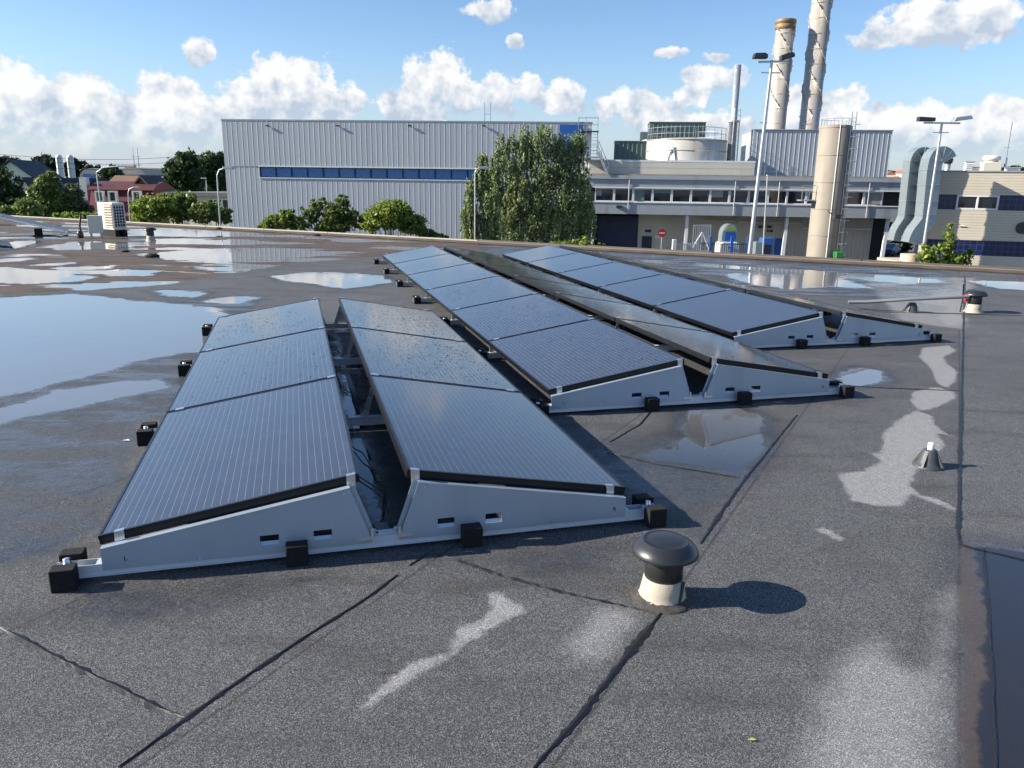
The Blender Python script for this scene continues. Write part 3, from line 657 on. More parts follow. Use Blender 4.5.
def make_array(name, label, u0, v0, n):
    U = Vector((math.sin(YAW), math.cos(YAW), 0)); V = Vector((math.cos(YAW), -math.sin(YAW), 0))
    root = empty(name, U*u0 + V*v0, -YAW, label=label, cat='solar array', group='solar arrays on the roof')
    return root
ARR = [('solar_array', 'nearest and shortest solar array, two wings of three panels with a triangular metal end', 2.9477, .287, 3),
       ('solar_array', 'middle solar array of six panels a side, its end beside the small oval puddle', 4.6158, 2.5645, 6),
       ('solar_array', 'farthest solar array, at right behind the middle one, five panels a side', 6.2137, 4.8300, 5)]
proto = {}
def part_from(key, builder, parent):
    """first call builds, later calls copy"""
    if key not in proto:
        proto[key] = builder(); proto[key].parent = parent; return proto[key]
    c = copy_tree(proto[key]); c.parent = parent; return c
for ai, (nm, lab, u0, v0, n) in enumerate(ARR):
    root = make_array(nm, lab, u0, v0, n)
    for side in (-1, 1):
        for k in range(n):
            p = part_from('panel', lambda: make_panel(None), root)
            place_panel(p, side, k)
            wet_ = ([None, 'mid', 'mid2'] if side < 0 else [None, 'many', 'many2'])[k] if ai == 0 else (['mid', 'mid2', 'many2', 'mid', 'mid2', 'mid'][k] if ai == 1 else None)
            if wet_: add_drops(p, wet_, {'mid': 330, 'mid2': 420, 'many': 1200, 'many2': 900}[wet_], len(wet_)*7+ord(wet_[-1]))
        # closing plates on both ends
        for end in (0, 1):
            p = part_from(('plate', side), lambda: side_plate(side).build('side_plate', M['plate'], None), root)
            if end:
                p2 = p; p2.location = (0, (n-1)*LP+PL, 0); p2.scale = (1, -1, 1)
            else: p.location = (0, 0, 0); p.scale = (1, 1, 1)
        # screws through the closing sheet, and a bent tab at its inner end
        for vv, zz in ((.93, .062), (.985, .060), (.16, under(.16)-.02), (.11, .060), (.34, .052), (.70, .052)):
            bo = part_from('screw', lambda: MB().tube([(0,-.0445,0),(0,-.0375,0)], .0048, 8).build('sheet_screw', M['alu_bright'], None), root); bo.location = (side*vv, 0, zz)
        MB().box(side*.050, side*.105, -.048, -.0405, .056, .068).box(side*.050, side*.060, -.048, -.0405, .068, .10).build('bent_tab', M['alu_bright'], root)
        # clamps
        for v in (VL-.075, VR+.03):
            m = MB(); clamp_at(m, side, v, -.002)
            c = m.build('end_clamp', M['alu_bright'], root)
            for k in range(1, n):
                m = MB(); mid_clamp(m, side, v, k*LP-.01); m.build('mid_clamp', M['alu_bright'], root)
            m = MB(); mid_clamp(m, side, v, (n-1)*LP+PL+.004); m.build('end_clamp', M['alu_bright'], root)
    for k in range(n+1):
        y = k*LP - (.0 if k == 0 else .010 if k < n else .02)
        r = part_from('rail', lambda: rail_mesh().build('base_rail', M['alu'], None), root); r.location = (0, y, 0)
        for v in (-1.16, 1.16):
            b = part_from('bolt', lambda: bolt_mesh().build('rail_bolt', M['alu_bright'], None), root); b.location = (v, y, 0)
        for v in (-1.155, -.345, .345, 1.165):
            for dy in ((-.071, .062) if abs(v) > 1 else ((-.071,) if k == 0 else (.0,))):
                q = part_from('block', lambda: block_mesh().build('rubber_block', M['rubber'], None, bevel=.004), root)
                q.location = (v, y+dy, 0)
                if abs(v) < 1 and k > 0: q.scale = (1, 1, .2)
        # ridge struts and the link bracket across the gap
        for s in (-1, 1):
            if k > 0:
                MB().bar((s*(VR+.035), y-.004, under(VR+.035)), (s*.06, y-.004, .062), .030, .003).build('ridge_strut', M['alu_bright'], root)
                MB().bar((s*(VL-.03), y-.004, .062), (s*(VL-.03), y-.004, under(VL-.03)), .03, .02).build('low_strut', M['alu_bright'], root)
        m = MB()
        m.box(-.075, .075, y-.024, y+.016, .063, .067)
        for s in (-1, 1):
            m.lathe([(0,.082),(.009,.082),(.009,.067),(.015,.0665),(0,.0665)], 10, s*.045, y-.004)
            m.bar((s*.075, y-.02, .066), (s*.085, y-.02, .10), .004, .02)
        m.build('ridge_bracket', M['alu'], root)
    # black dc cable lying in the gap
    m = MB(); pts = []; random.seed(20+ai)
    for i_ in range(int(n*LP/.12)):
        pts.append((math.sin(i_*.5)*.045+random.uniform(-.02,.02), .25+i_*.12, .012 if i_ % 7 else .03))
    m.tube(pts, .0035, 6); m.build('cable', M['black_cable'], root)
    MB().tube([(-.03,-.02,.075),(-.05,.10,.02),(.02,.25,.012),(.06,.42,.05),(.03,.60,.012),(-.05,.8,.012)], .0032, 6).build('looped_cable', M['black_cable'], root)
    MB().box(-.028,.028,.10,.17,.006,.03).build('cable_connector', M['black_plastic'], root)
    # stamped side letters on the end plates
    for s, ch in ((-1, 'L'), (1, 'R')):
        cu = bpy.data.curves.new('stamp', 'FONT'); cu.body = ch; cu.size = .026; cu.align_x = 'CENTER'; cu.extrude = .0004
        o = bpy.data.objects.new('stamped_letter', cu); C.objects.link(o); o.parent = root
        o.location = (s*.985 if s > 0 else -.955, -.0408, .072); o.rotation_euler = (PI/2, 0, 0); cu.materials.append(M['black_frame'])
        bpy.context.view_layer.update(); me_ = bpy.data.meshes.new_from_object(o); o2 = bpy.data.objects.new('stamped_letter', me_); C.objects.link(o2)
        o2.parent = root; o2.location = o.location; o2.rotation_euler = o.rotation_euler; bpy.data.objects.remove(o)
        if not me_.materials: me_.materials.append(M['black_frame'])

# ------------------------------------------------------------------ things standing on the roof
def roof_vent(px, py, label, sc, h=1.0, cap='black_plastic', group=None, dirt=True):
    p = roof_pt(px, py); root = empty('roof_vent', p, 0, label=label, cat='roof vent', group=group)
    S = sc
    MB().lathe([(.098*S,-.0),(.094*S,.008*S),(.083*S,.02*S),(.079*S,.04*S),(.070*S,.088*S*h),(.066*S,.090*S*h),(.0,.090*S*h)], 40).build('base', simple('whitewashed_base', (.43,.37,.29), .7, 0, .12, 14, streak=.35, dirt=(.16,.13,.10), bump=.002), root)
    MB().lathe([(.064*S,.078*S*h),(.068*S,.080*S*h),(.0685*S,.16*S*h),(.066*S,.185*S*h),(.0,.186*S*h)], 40).build('collar', M['black_plastic'], root)
    z = .180*S*h
    MB().lathe([(0,z+.008*S),(.09*S,z+.006*S),(.112*S,z-.002*S),(.118*S,z+.003*S),(.1185*S,z+.009*S),(.112*S,z+.022*S),(.096*S,z+.038*S),(.080*S,z+.047*S),(.0775*S,z+.049*S),(.076*S,z+.047*S),(.060*S,z+.052*S),(.030*S,z+.056*S),(0,z+.057*S)], 56).build('cap', M[cap], root)
    return root
v1 = roof_vent(662, 598, 'black mushroom-capped vent on a flaking white base in the foreground, casting a shadow', 1.0)
m = MB(); random.seed(5)
m.lathe([(.112,.001),(.108,.005),(.100,.009),(.094,.012),(.084,.02)], 44, jag=.04)
m.build('flashing', simple('dirty_felt_collar', (.06,.055,.05), .9, 0, .6, 60, bump=.006), v1)
m = MB(); m.bar((.062,-.045,.09),(.045,-.071,.02),.012,.004); m.build('tar_drip', M['black_frame'], v1)
v2 = roof_vent(973, 312, 'black-capped vent with white foot, end of the grey conduit at upper right', 1.15)
MB().tube([(-.16,0,.0),(-.15,0,.16),(-.17,0,.34)], .008, 6).build('rod', M['black_cable'], v2)
MB().box(-.145,-.105,-.04,.03,.13,.22).build('red_tape', M['red'], v2, bevel=.01)
v3 = roof_vent(151, 241, 'small white pipe vent with dark cap, right of the outdoor air-conditioning unit', 1.25, 1.15)

def cone_holder(px, py, label, s=1.0, rod=True):
    p = roof_pt(px, py); root = empty('cone_foot', p, .3, label=label, cat='cone foot', group='cast feet for roof conduit and lightning rod')
    m = MB(); n = 8
    m.lathe([(.078*s,0),(.079*s,.008*s),(.062*s,.012*s),(.052*s,.035*s),(.036*s,.088*s),(.03*s,.094*s),(0,.094*s)], 24)
    for k in range(4):
        t = k*PI/2+.4; m.bar((.075*s*math.cos(t),.075*s*math.sin(t),.006*s),(.03*s*math.cos(t),.03*s*math.sin(t),.088*s),.012*s,.01*s)
    m.build('cone', M['lead'], root)
    if rod: MB().lathe([(.016*s,.09*s),(.016*s,.13*s),(.013*s,.132*s),(0,.132*s)], 16).build('stub', M['white'], root)
    return root
cone_holder(928, 466, 'grey cast cone foot with a white stub, alone on the pale patch at right')
cone_holder(911, 312, 'grey cone foot carrying the grey conduit near the upper right vent', 1.25, False)
pA, pB, pC = roof_pt(846, 308), roof_pt(911, 305, .0), roof_pt(962, 302)
a = roof_pt(865, 310); b = roof_pt(911, 313); c = roof_pt(966, 314)
m = MB(); m.tube([a+Vector((-.2,.04,.09)), a+Vector((0,0,.10)), (a+b)/2+Vector((0,0,.135)), b+Vector((0,0,.17)), c+Vector((0,0,.21))], .022, 10)
cd = m.build('conduit', M['conduit']); tag(cd, 'grey plastic conduit pipe raised above the roof, running to the far right vent', 'conduit')

# air-conditioning unit
acp = roof_pt(114, 236); acr = -.60
ac = empty('outdoor_unit', acp, acr, label='cream outdoor air-conditioning unit with grilles on black feet', cat='air conditioner')
MB().box(-.36,.36,-.17,.17,.17,.86).build('casing', M['cream'], ac, bevel=.02)
MB().box(-.38,.38,-.16,-.04,.0,.165).box(-.38,.38,.05,.16,.0,.165).build('foot', M['rubber'], ac)
MB().box(-.04,.33,-.174,-.171,.22,.82).build('louvre_recess', simple('brown_louvre_recess', (.22,.16,.11), .7), ac)
m = MB()
for i_ in range(9): m.box(-.04,.33,-.190,-.176,.235+i_*.066,.262+i_*.066)
m.build('louvre', M['cream'], ac)
MB().box(.361,.364,-.14,.14,.24,.80).build('coil', M['dark'], ac)
m = MB()
for i_ in range(8): m.box(.366,.372,-.15,.15,.25+i_*.075,.262+i_*.075)
for i_ in range(5): m.box(.3655,.371,-.15+i_*.07,-.14+i_*.07,.24,.81)
m.build('coil_grille', M['white'], ac)
p = roof_pt(97, 238)
sw = empty('junction_box', p, .3, label='small pale box on legs left of the outdoor unit, with pipes', cat='junction box')
MB().box(-.16,.16,-.09,.09,.12,.56).build('box', M['cream'], sw, bevel=.01)
MB().box(-.14,-.10,-.03,.03,0,.12).box(.10,.14,-.03,.03,0,.12).build('leg', M['steel'], sw)
MB().tube([(-.15,0,.5),(-.3,0,.62),(-.36,0,.3),(-.34,0,.02)], .025, 8).build('pipe', M['black_cable'], sw)
MB().lathe([(.0,.18),(.06,.18),(.075,.12),(.075,.03),(.06,0),(0,0)], 14, -.36, -.05).build('float', M['black_plastic'], sw)

# old rack at the far left, seen end on
rk = empty('panel_rack', roof_pt(28, 236), .55, label='older solar panel rack with aluminium struts at the far left roof edge', cat='panel rack')
m = MB(); m.prism([(-.9,.62),(.95,.10),(.95,.06),(-.9,.58)], 'y', -.2, 1.5); m.build('solar_panel', M['black_frame'], rk)
m = MB(); m.bar((-.9,-.25,.60),(-1.35,-.25,.03),.05); m.bar((-.9,1.5,.60),(-1.35,1.5,.03),.05); m.bar((-.88,-.25,.58),(.9,-.25,.09),.035,.05)
m.build('strut', M['alu_bright'], rk)
m = MB(); m.bar((-2.2,-.25,.06),(1.2,-.25,.06),.05,.045); m.build('rail', M['alu_bright'], rk)
MB().box(.15,.33,-.32,-.2,0,.2).build('ballast', M['rubber'], rk); MB().box(-1.1,-.9,-.33,-.2,0,.15).build('ballast', M['rubber'], rk)
rk2 = empty('panel_rack', roof_pt(0, 249), .6, label='dark end of a tilted solar panel low at the left picture edge', cat='panel rack')
m = MB(); m.prism([(-1.6,.42),(.22,.06),(.22,.02),(-1.6,.38)], 'y', -.3, 1.3); m.build('solar_panel', M['black_frame'], rk2)
m = MB(); m.box(-1.5,.25,-.3,-.25,.0,.04); m.build('rail', M['alu'], rk2)
# loose rubble of rubber by the ponds
for i_, (x, y, s, lab) in enumerate([(152,257,.12,'dark lump of litter in the streaky puddle below the small vent'),(125,252,.08,'small dark lump lying on brown silt before the outdoor unit'),(219,229,.10,'black block at the roof edge under the left lamp post'),(317,236,.10,'black block at the roof edge in front of the bushes')]):
    m = MB(); random.seed(i_)
    vs = []
    m.lathe([(0,0),(s,0),(s*1.05,s*.25),(s*.6,s*.5),(0,s*.55)], 9, jag=.2)
    o = m.build('roof_litter', M['rubber'], loc=roof_pt(x, y, .0 if i_ < 2 else .10)); tag(o, lab, 'debris')

lf = MB(); lf.add([(0,0,.004),(.014,.004,.008),(.026,0,.005),(.014,-.005,.007)], [(0,1,2),(0,2,3)])
tag(lf.build('fallen_leaf', simple('yellow_leaf', (.45,.42,.08), .6), loc=roof_pt(747, 741)), 'tiny yellow-green fallen leaf at the bottom right of centre on dry felt', 'leaf')
lf = MB(); lf.add([(0,0,.004),(.03,.012,.008),(.05,-.004,.005),(.02,-.008,.007)], [(0,1,2),(0,2,3)])
tag(lf.build('paper_scrap', M['white'], loc=roof_pt(122, 441)), 'small white scrap on the wet felt left of the nearest array', 'scrap')
lf = MB(); lf.tube([(0,0,.004),(.02,.006,.006),(.05,.004,.004)], .0015, 5)
tag(lf.build('twig', simple('red_brown_twig', (.14,.05,.03), .7), loc=roof_pt(380, 674)), 'thin reddish twig beside the long pale streak in the foreground', 'twig')
# ------------------------------------------------------------------ background: facades described in their own plane
class Fr:
    def __init__(s, pxl, YL, pxr, YR, py=180):
        a = at(pxl, py, YL); b = at(pxr, py, YR); s.o = Vector((a.x, a.y, 0)); d = Vector((b.x-a.x, b.y-a.y, 0)); s.W = d.length
        s.d = d.normalized(); s.n = Vector((-s.d.y, s.d.x, 0)); s.ang = math.atan2(s.d.y, s.d.x)
    def hit(s, px, py, dep=0):
        r = ray(px, py); c = Vector((0, 0, CH)); o = s.o + s.n*dep
        t = (o-c).dot(s.n)/r.dot(s.n); P = c + r*t
        return (P-s.o).dot(s.d), P.z-GZ
    def root(s, name, **k): return empty(name, (s.o.x, s.o.y, GZ), s.ang, **k)
    def X(s, px, dep=0, py=190): return s.hit(px, py, dep)[0]
    def Zz(s, py, dep=0, px=500): return s.hit(px, py, dep)[1]
def ribs(m, x0, x1, z0, z1, y=0, pitch=.5, depth=.009, flat=.78):
    """standing-rib sheet: flat pans with raised ribs, seen from -y"""
    xs = []; x = x0
    while x < x1-1e-3:
        p = min(pitch, x1-x); a = x + p*flat
        xs += [(x, 0), (a, 0), (a+p*.06, -depth), (x+p*.94, -depth)]; x += pitch
    xs.append((x1, 0)); vs = []; fs = []
    for X_, dy in xs: vs += [(X_, y+dy, z0), (X_, y+dy, z1)]
    for i_ in range(len(xs)-1): fs.append((2*i_, 2*i_+2, 2*i_+3, 2*i_+1))
    m.add(vs, fs); return m
def window(parent, x0, x1, z0, z1, y, fr=.06, dep=.12, fm='white', gm='glass_dark', name='window', mull=0):
    m = MB(); m.box(x0, x1, y-.02, y+dep, z0, z0+fr); m.box(x0, x1, y-.02, y+dep, z1-fr, z1)
    m.box(x0, x0+fr, y-.018, y+dep, z0+fr, z1-fr); m.box(x1-fr, x1, y-.018, y+dep, z0+fr, z1-fr)
    for k in range(mull):
        c = x0+(x1-x0)*(k+1)/(mull+1); m.box(c-fr/2, c+fr/2, y-.015, y+dep, z0+fr, z1-fr)
    w = m.build(name, M[fm], parent)
    MB().box(x0+fr, x1-fr, y+dep*.6, y+dep*.6+.02, z0+fr, z1-fr).build('pane', M[gm], w)
    return w

# ---- big grey hall on the left
F1 = Fr(226, 78, 590, 75.4)
hall = F1.root('industrial_hall', label='long windowless light grey ribbed hall with one blue strip of glass', cat='hall')
W1 = F1.W; ht = F1.hit(400, 122)[1]
zb0, zb1 = F1.hit(262, 177.5)[1], F1.hit(262, 166.5)[1]
xb0, xb1 = F1.X(261), F1.X(500)
MB().box(.02, W1-.02, .35, 32, 0, ht-.12).build('wall', M['clad2'], hall)
m = MB(); ribs(m, 0, W1-1.9, zb1, ht, -.03); m.build('upper_cladding', M['clad'], hall)
m = MB(); ribs(m, 0, W1, 0, zb0, 0); ribs(m, 0, xb0, zb0+.002, zb1-.03, 0); ribs(m, xb1, W1, zb0+.002, zb1-.03, 0); m.build('lower_cladding', M['clad'], hall)
MB().box(-.05, W1+.05, -.055, .4, ht, ht+.14).build('parapet_cap', M['fascia'], hall)
MB().box(W1-1.88, W1, -.01, .3, 0.01, ht-.01).build('corner_panel', M['white'], hall)
xx0 = F1.X(558); xx1 = F1.X(581)
MB().box(xx0, xx1, -.13, -.09, F1.hit(560, 155)[1], ht-.12).build('blue_panel', M['blue'], hall)
MB().box(xb0-.1, xb1, -.09, -.032, zb1-.02, zb1+.07).box(xb0-.1, xb1, -.06, -.002, zb0-.07, zb0+.02).build('window_trim', M['white'], hall)
n = 15
for k in range(n):
    a = xb0+(xb1-xb0)*k/n; b = xb0+(xb1-xb0)*(k+1)/n
    window(hall, a, b-.01, zb0+.03, zb1-.03, .12, .05, .1, 'blue_dark', 'glass_blue')
for px in (268, 338, 410, 484):
    x, z = F1.hit(px, 126)
    m = MB(); m.bar((x, -.02, z), (x+.02, -.12, z+.03), .05); m.box(x-.16, x+.16, -.2, -.1, z-.04, z+.08)
    m.build('wall_floodlight', M['black_plastic'], hall)
m = MB(); m.lathe([(0,.5),(.5,.42),(.7,.2),(.72,0)], 16, F1.X(440), 4); [v for v in m.v]
m.v = [(x, y, z+ht) for x, y, z in m.v]; m.build('roof_dome', M['white'], hall)
m = MB()
for px in (482, 488): x = F1.X(px); m.bar((x, 2, ht), (x, 2, ht+2.0), .06)
m.bar((F1.X(482),2,ht+.9),(F1.X(488),2,ht+.9),.04); m.build('antenna', M['steel'], hall)

# ---- factory in the middle
F2 = Fr(587, 74, 906, 71)
fac = F2.root('factory_building', label='grey two-storey factory with a long strip of windows over open ground floor bays', cat='factory')
W2 = F2.W
z_fb, z_wb, z_wt, z_pt, z_ut = [F2.hit(660, y)[1] for y in (214.6, 202.3, 188.6, 175.6, 160.3)]
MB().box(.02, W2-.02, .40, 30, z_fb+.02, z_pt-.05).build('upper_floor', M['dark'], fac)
m = MB()
x = 0
while x < W2: m.box(x, min(x+5.6, W2), -.02, .40, z_fb, z_wb); x += 5.61
m.build('lower_fascia', M['fascia'], fac)
m = MB(); x = 0
while x < W2: m.box(x, min(x+5.6, W2), .0, .40, z_wt, z_pt-.35); x += 5.61
m.box(-.1, W2+.1, -.14, .42, z_pt-.35, z_pt-.24); m.box(-.05, W2+.05, .05, .42, z_pt-.24, z_pt)
m.build('upper_fascia', M['fascia'], fac)
MB().box(-.05, W2+.05, -.08, -.02, z_wb-.08, z_wb).box(-.05, W2+.05, -.07, -.0, z_wt, z_wt+.1).build('window_sill', M['white'], fac)
px = 595.0; rw = random.Random(12)
M['blind_grey'] = simple('grey_blind', (.28,.28,.26), .8); M['blind_dark'] = simple('brown_blind', (.08,.075,.07), .8); M['blind_teal'] = simple('greenish_blind', (.12,.19,.18), .7)
pxs = []
while px < 903: pxs.append(px); px += 19.3
for a, b in zip(pxs[:-1], pxs[1:]):
    wx0, wx1 = F2.X(a), F2.X(b); wn_ = window(fac, wx0+.01, wx1-.01, z_wb, z_wt, .10, .09, .15, 'white', 'glass_dark')
    rr_ = rw.random()
    if rr_ < .62:
        hgt_ = (z_wt-z_wb)*rw.choice((.25,.35,.5,.8)); xa_, xb_ = (wx0+.12, wx1-.12) if rr_ < .35 else (wx0+.12, wx0+(wx1-wx0)*rw.uniform(.3,.7))
        MB().box(xa_, xb_, .183, .187, z_wt-.09-hgt_, z_wt-.09).build('blind', M[rw.choice(('blind_grey','blind_dark','blind_teal'))], wn_)
# roof slab with the set back beige attic
MB().box(.0, W2, .42, 30, z_pt-.04, z_pt+.02).build('flat_roof', M['roofing_dark'], fac)
xa = F2.X(753, .8)
MB().box(F2.X(588), xa, .9, 28, z_pt+.02, z_ut).build('attic_wall', M['panel_beige'], fac)
m = MB(); m.box(F2.X(588)-.05, xa+.05, .885, .9, z_ut-.12, z_ut+.05); m.build('attic_cap', M['white'], fac)
m = MB(); m.box(F2.X(588), W2, .2, .5, z_pt, z_pt+.12); m.build('gutter', simple('rusty_gutter', (.30,.24,.17), .8, 0, .4, 1.2), fac)
# ground floor recessed
gd = 3.0
def g(px, py): return F2.hit(px, py, gd)
xr = g(872, 230)[0]
MB().box(g(638, 230)[0], xr, gd, gd+.3, .9, z_fb).build('ground_floor_wall', M['beige_wall'], fac)
m = MB(); ribs(m, g(762,230)[0], xr, .9, z_fb-.2, gd-.02, .35, .04); m.build('ribbed_cladding', M['beige_wall'], fac)
MB().box(g(638, 230)[0], xr, gd+.02, gd+.3, 0, .9).build('plinth', M['blue_dark'], fac)
MB().box(0, W2, gd+.31, 29, 0, z_fb).build('core', M['dark'], fac)
m = MB(); x0, x1 = g(598, 230)[0], g(637.5, 230)[0]; m.box(x0, x1, gd-.05, gd+.1, 0, g(610, 216)[1])
m.build('gate', M['blue_dark'], fac)
m = MB()
for i_ in range(8): z = .6+i_*.55; m.box(x0, x1, gd-.10, gd-.05, z, z+.05)
for i_ in range(5): x = x0+(x1-x0)*i_/4; m.box(x-.04, x+.04, gd-.12, gd-.10, 0, 4.9)
m.build('gate_lattice', M['blue_dark'], fac)
x0, z1 = g(642, 236); x1 = g(652, 236)[0]
dr = MB().box(x0, x1, gd-.06, gd-.002, 0.02, z1).build('door', M['blue_dark'], fac)
MB().box(x0+.35, x0+.85, gd-.075, gd-.061, z1-.9, z1-.3).build('door_window', M['glass_dark'], dr)
x0, z1 = F2.hit(762, 238, gd); x1 = g(774, 238)[0]
MB().box(x0+1.2, x1+1.0, gd-.10, gd-.062, 0.02, z1).build('door', M['blue'], fac)
for px, lean in ((593, 0), (687, .0), (787, .12), (888, .15)):
    x, _ = F2.hit(px, 220, .5); MB().bar((x-lean, .5, 0), (x, .5, z_fb+.01), .28).build('column', M['white'], fac)
m = MB(); zz_ = F2.hit(800, 223, gd)[1]; m.tube([(g(738,223)[0], gd-.2, zz_), (g(800,223)[0], gd-.2, zz_), (g(802,223)[0], gd-.2, zz_-.45), (g(872,223)[0], gd-.2, zz_-.45)], .07, 8); m.build('pipe', M['white'], fac)
m = MB()
for px in (760, 769, 786): x, z = g(px, 225); m.lathe([(0,.2),(.2,.2),(.22,0),(0,0)], 12, x, gd-.3); 
m.v = [(x, y, z+zz_-.5) for x, y, z in m.v]; m.build('wall_lamp', M['black_plastic'], fac)
# downpipes, notices and a lamp on the fascia
for px in (629, 735, 779, 869):
    x = F2.X(px, 0); MB().tube([(x,-.1,z_pt-.4),(x,-.1,z_fb+.05)], .05, 8).build('downpipe', M['steel'], fac)
for px, py in ((658, 237), (648, 231), (770, 231)):
    x, z = g(px, py); MB().box(x-.3, x+.3, gd-.05, gd-.003, z-.12, z+.12).build('notice', M['white'] if px == 658 else M['blue_dark'], fac)
x, z = F2.hit(619, 206.5); MB().box(x-.25, x+.25, -.3, -.03, z-.12, z+.1).build('fascia_lamp', M['black_plastic'], fac)
m = MB(); zc = z_fb-.5; m.tube([(g(702,220)[0],gd-.15,zc),(g(735,220)[0],gd-.15,zc),(g(736,220)[0],gd-.15,zc-1.2)], .05, 6); m.build('cable_duct', M['steel'], fac)
# railing on the edge
m = MB()
for px in range(738, 812, 12): x = F2.X(px, 1); m.bar((x, .6, z_pt), (x, .6, z_pt+1.0), .04)
for dz in (.5, 1.0): m.bar((F2.X(738,1), .6, z_pt+dz), (F2.X(806,1), .6, z_pt+dz), .03)
m.build('railing', M['steel'], fac)

def onroof(name, dep, px0, px1, py0, py1, depth, mat, label, cat, rib=True, slant=0):
    x0, zt = F2.hit(px0, py0, dep); x1, _ = F2.hit(px1, py0, dep); zb = z_pt+.03
    r_ = empty(name, tuple(F2.o + F2.d*x0 + F2.n*dep + Vector((0,0,GZ+zb))), F2.ang, label=label, cat=cat)
    w = x1-x0; h = zt-zb
    MB().box(0, w, .06, depth, 0, h).build('body', M[mat], r_)
    if rib:
        m = MB(); ribs(m, 0, w, 0, h, 0, .45, .02 if mat != 'grey_green' else .05); m.build('cladding', M[mat], r_)
    MB().box(-.05, w+.05, -.09, depth+.03, h, h+.08).build('roof_edge', M['fascia'] if mat != 'grey_green' else M['grey_green'], r_)
    return r_, w, h
onroof('plant_room', 6.5, 615, 668, 141.5, 165, 4, 'grey_green', 'lower dark green ribbed plant box left of the round tank', 'plant room')
pr, w, h = onroof('plant_room', 10, 650, 706, 122.5, 165, 4, 'grey_green', 'taller dark green ribbed plant box rising behind the round tank', 'plant room')
m = MB(); m.tube([(-1.2,-.5,h-3.4),(-1.2,-.5,h-2.2),(-.2,-.5,h-2.0)], .35, 12); m.build('duct', M['white'], pr)
m = MB(); m.box(-.9,-.05,.2,1.2,h-1.9,h-.9); m.build('cabinet', M['grey_green'], pr)
gb, w, h = onroof('plant_hall', 7, 754, 893, 130, 178, 6.5, 'clad2', 'light grey ribbed block on the factory roof, below the two wide chimneys', 'plant hall')
# round tank
x, zt = F2.hit(688, 140.5, 5.2)
rt_ = mpp(79)*39
tk = empty('storage_tank', tuple(F2.o + F2.d*x + F2.n*6.5 + Vector((0,0,GZ+z_pt))), 0, label='wide round pale steel tank with rust streaks on the factory roof', cat='tank')
h = zt - z_pt
MB().lathe([(rt_,0),(rt_,h),(rt_-.06,h+.02),(rt_*.5,h+.25),(0,h+.3)], 64).build('shell', M['tank'], tk)
m = MB()
for z in (h*.35, h*.7, h-.03): m.lathe([(rt_+.003,z),(rt_+.05,z),(rt_+.05,z+.07),(rt_+.003,z+.07)], 64)
m.build('hoop', M['tank'], tk)
m = MB()
for t in range(0, 360, 15):
    a = R(t); m.bar((rt_*.98*math.cos(a), rt_*.98*math.sin(a), h), (rt_*.98*math.cos(a), rt_*.98*math.sin(a), h+1.1), .04)
for dz in (.55, 1.1): m.tube([(rt_*.98*math.cos(R(t)), rt_*.98*math.sin(R(t)), h+dz) for t in range(0, 361, 10)], .025, 5, False)
m.build('railing', M['steel'], tk)
m = MB(); pts = [(-rt_*.62, -rt_*.82, 0), (-rt_*.62, -rt_*.82, h*.6), (-rt_*.5, -rt_*.9, h*.8), (-rt_*.4, -rt_*.93, .5)]
m.tube(pts, .05, 6); m.tube([(a-.4, b, c) for a, b, c in pts], .05, 6); m.build('pipe', M['steel'], tk)

# chimneys
def chimney(pxb, pxt, pyb, pyt, Y, wpx, label, strakes=None, mat='chimney', cap=False):
    b = at(pxb, pyb, Y); t = at(pxt, pyt, Y); rr = wpx*mpp(Y)/2; zb = GZ+z_pt; xm = (b.x+t.x)/2
    r_ = empty('chimney', (xm, Y, zb), .4, label=label, cat='chimney', group='chimneys on the factory roof'); H = t.z-zb
    m = MB(); m.lathe([(rr*1.02,0),(rr*1.02,H*.2),(rr,H*.2+.01),(rr*.97,H),(rr*.85,H),(rr*.85,H-1)], 40); m.build('shaft', M[mat], r_)
    m = MB(); z = 1.2
    while z < H-.3:
        m.lathe([(rr*1.0,z),(rr*1.025,z+.01),(rr*1.025,z+.06),(rr*1.0,z+.07)], 40); z += 1.45
    m.build('flange', M['tank'] if mat == 'chimney' else M[mat], r_)
    if strakes:
        z0 = H-strakes; n = 96
        for s3 in range(3):
            m = MB(); pts = []
            vs = []; fs = []
            for i_ in range(n+1):
                z = z0+(H-z0-.6)*i_/n; a = s3*2*PI/3 - (z-z0)/(5.0*2*rr)*2*PI
                ro = 1.15 if i_ % 5 == 0 else 1.09; hz = .10 if i_ % 5 == 0 else .04
                for q_, dz in ((rr*.99,0),(rr*ro,0),(rr*ro,hz),(rr*.99,hz)): vs.append((q_*math.cos(a), q_*math.sin(a), z+dz))
            for i_ in range(n):
                for k in range(4): k2 = (k+1) % 4; fs.append((i_*4+k, i_*4+k2, i_*4+4+k2, i_*4+4+k))
            m.add(vs, fs, False); m.build('spiral_strake', M[mat], r_)
    if cap:
        MB().lathe([(rr*1.0,H-.95),(rr*1.1,H-.85),(rr*1.1,H-.5),(rr*1.02,H-.45),(rr*1.02,H-.4),(rr*1.12,H-.35),(rr*1.12,H-.05),(rr*1.08,H),(rr*.9,H)], 40).build('crown_ring', simple('rusty_crown', (.25,.17,.09), .6, .3, .3, 2), r_)
    return r_, rr, H
chimney(776, 786, 128, 20, 86, 17.5, 'shorter wide chimney with spiral strakes and a brown crown', 8.6, cap=True)
chimney(809, 823, 128, -14, 86, 18.5, 'tallest wide chimney with spiral strakes, running out of the top of the picture', 12.5)
ch3, rr, H = chimney(731, 738.5, 150, 65, 80, 6.5, 'thin plain silver chimney left of the grey plant hall', None, 'steel')
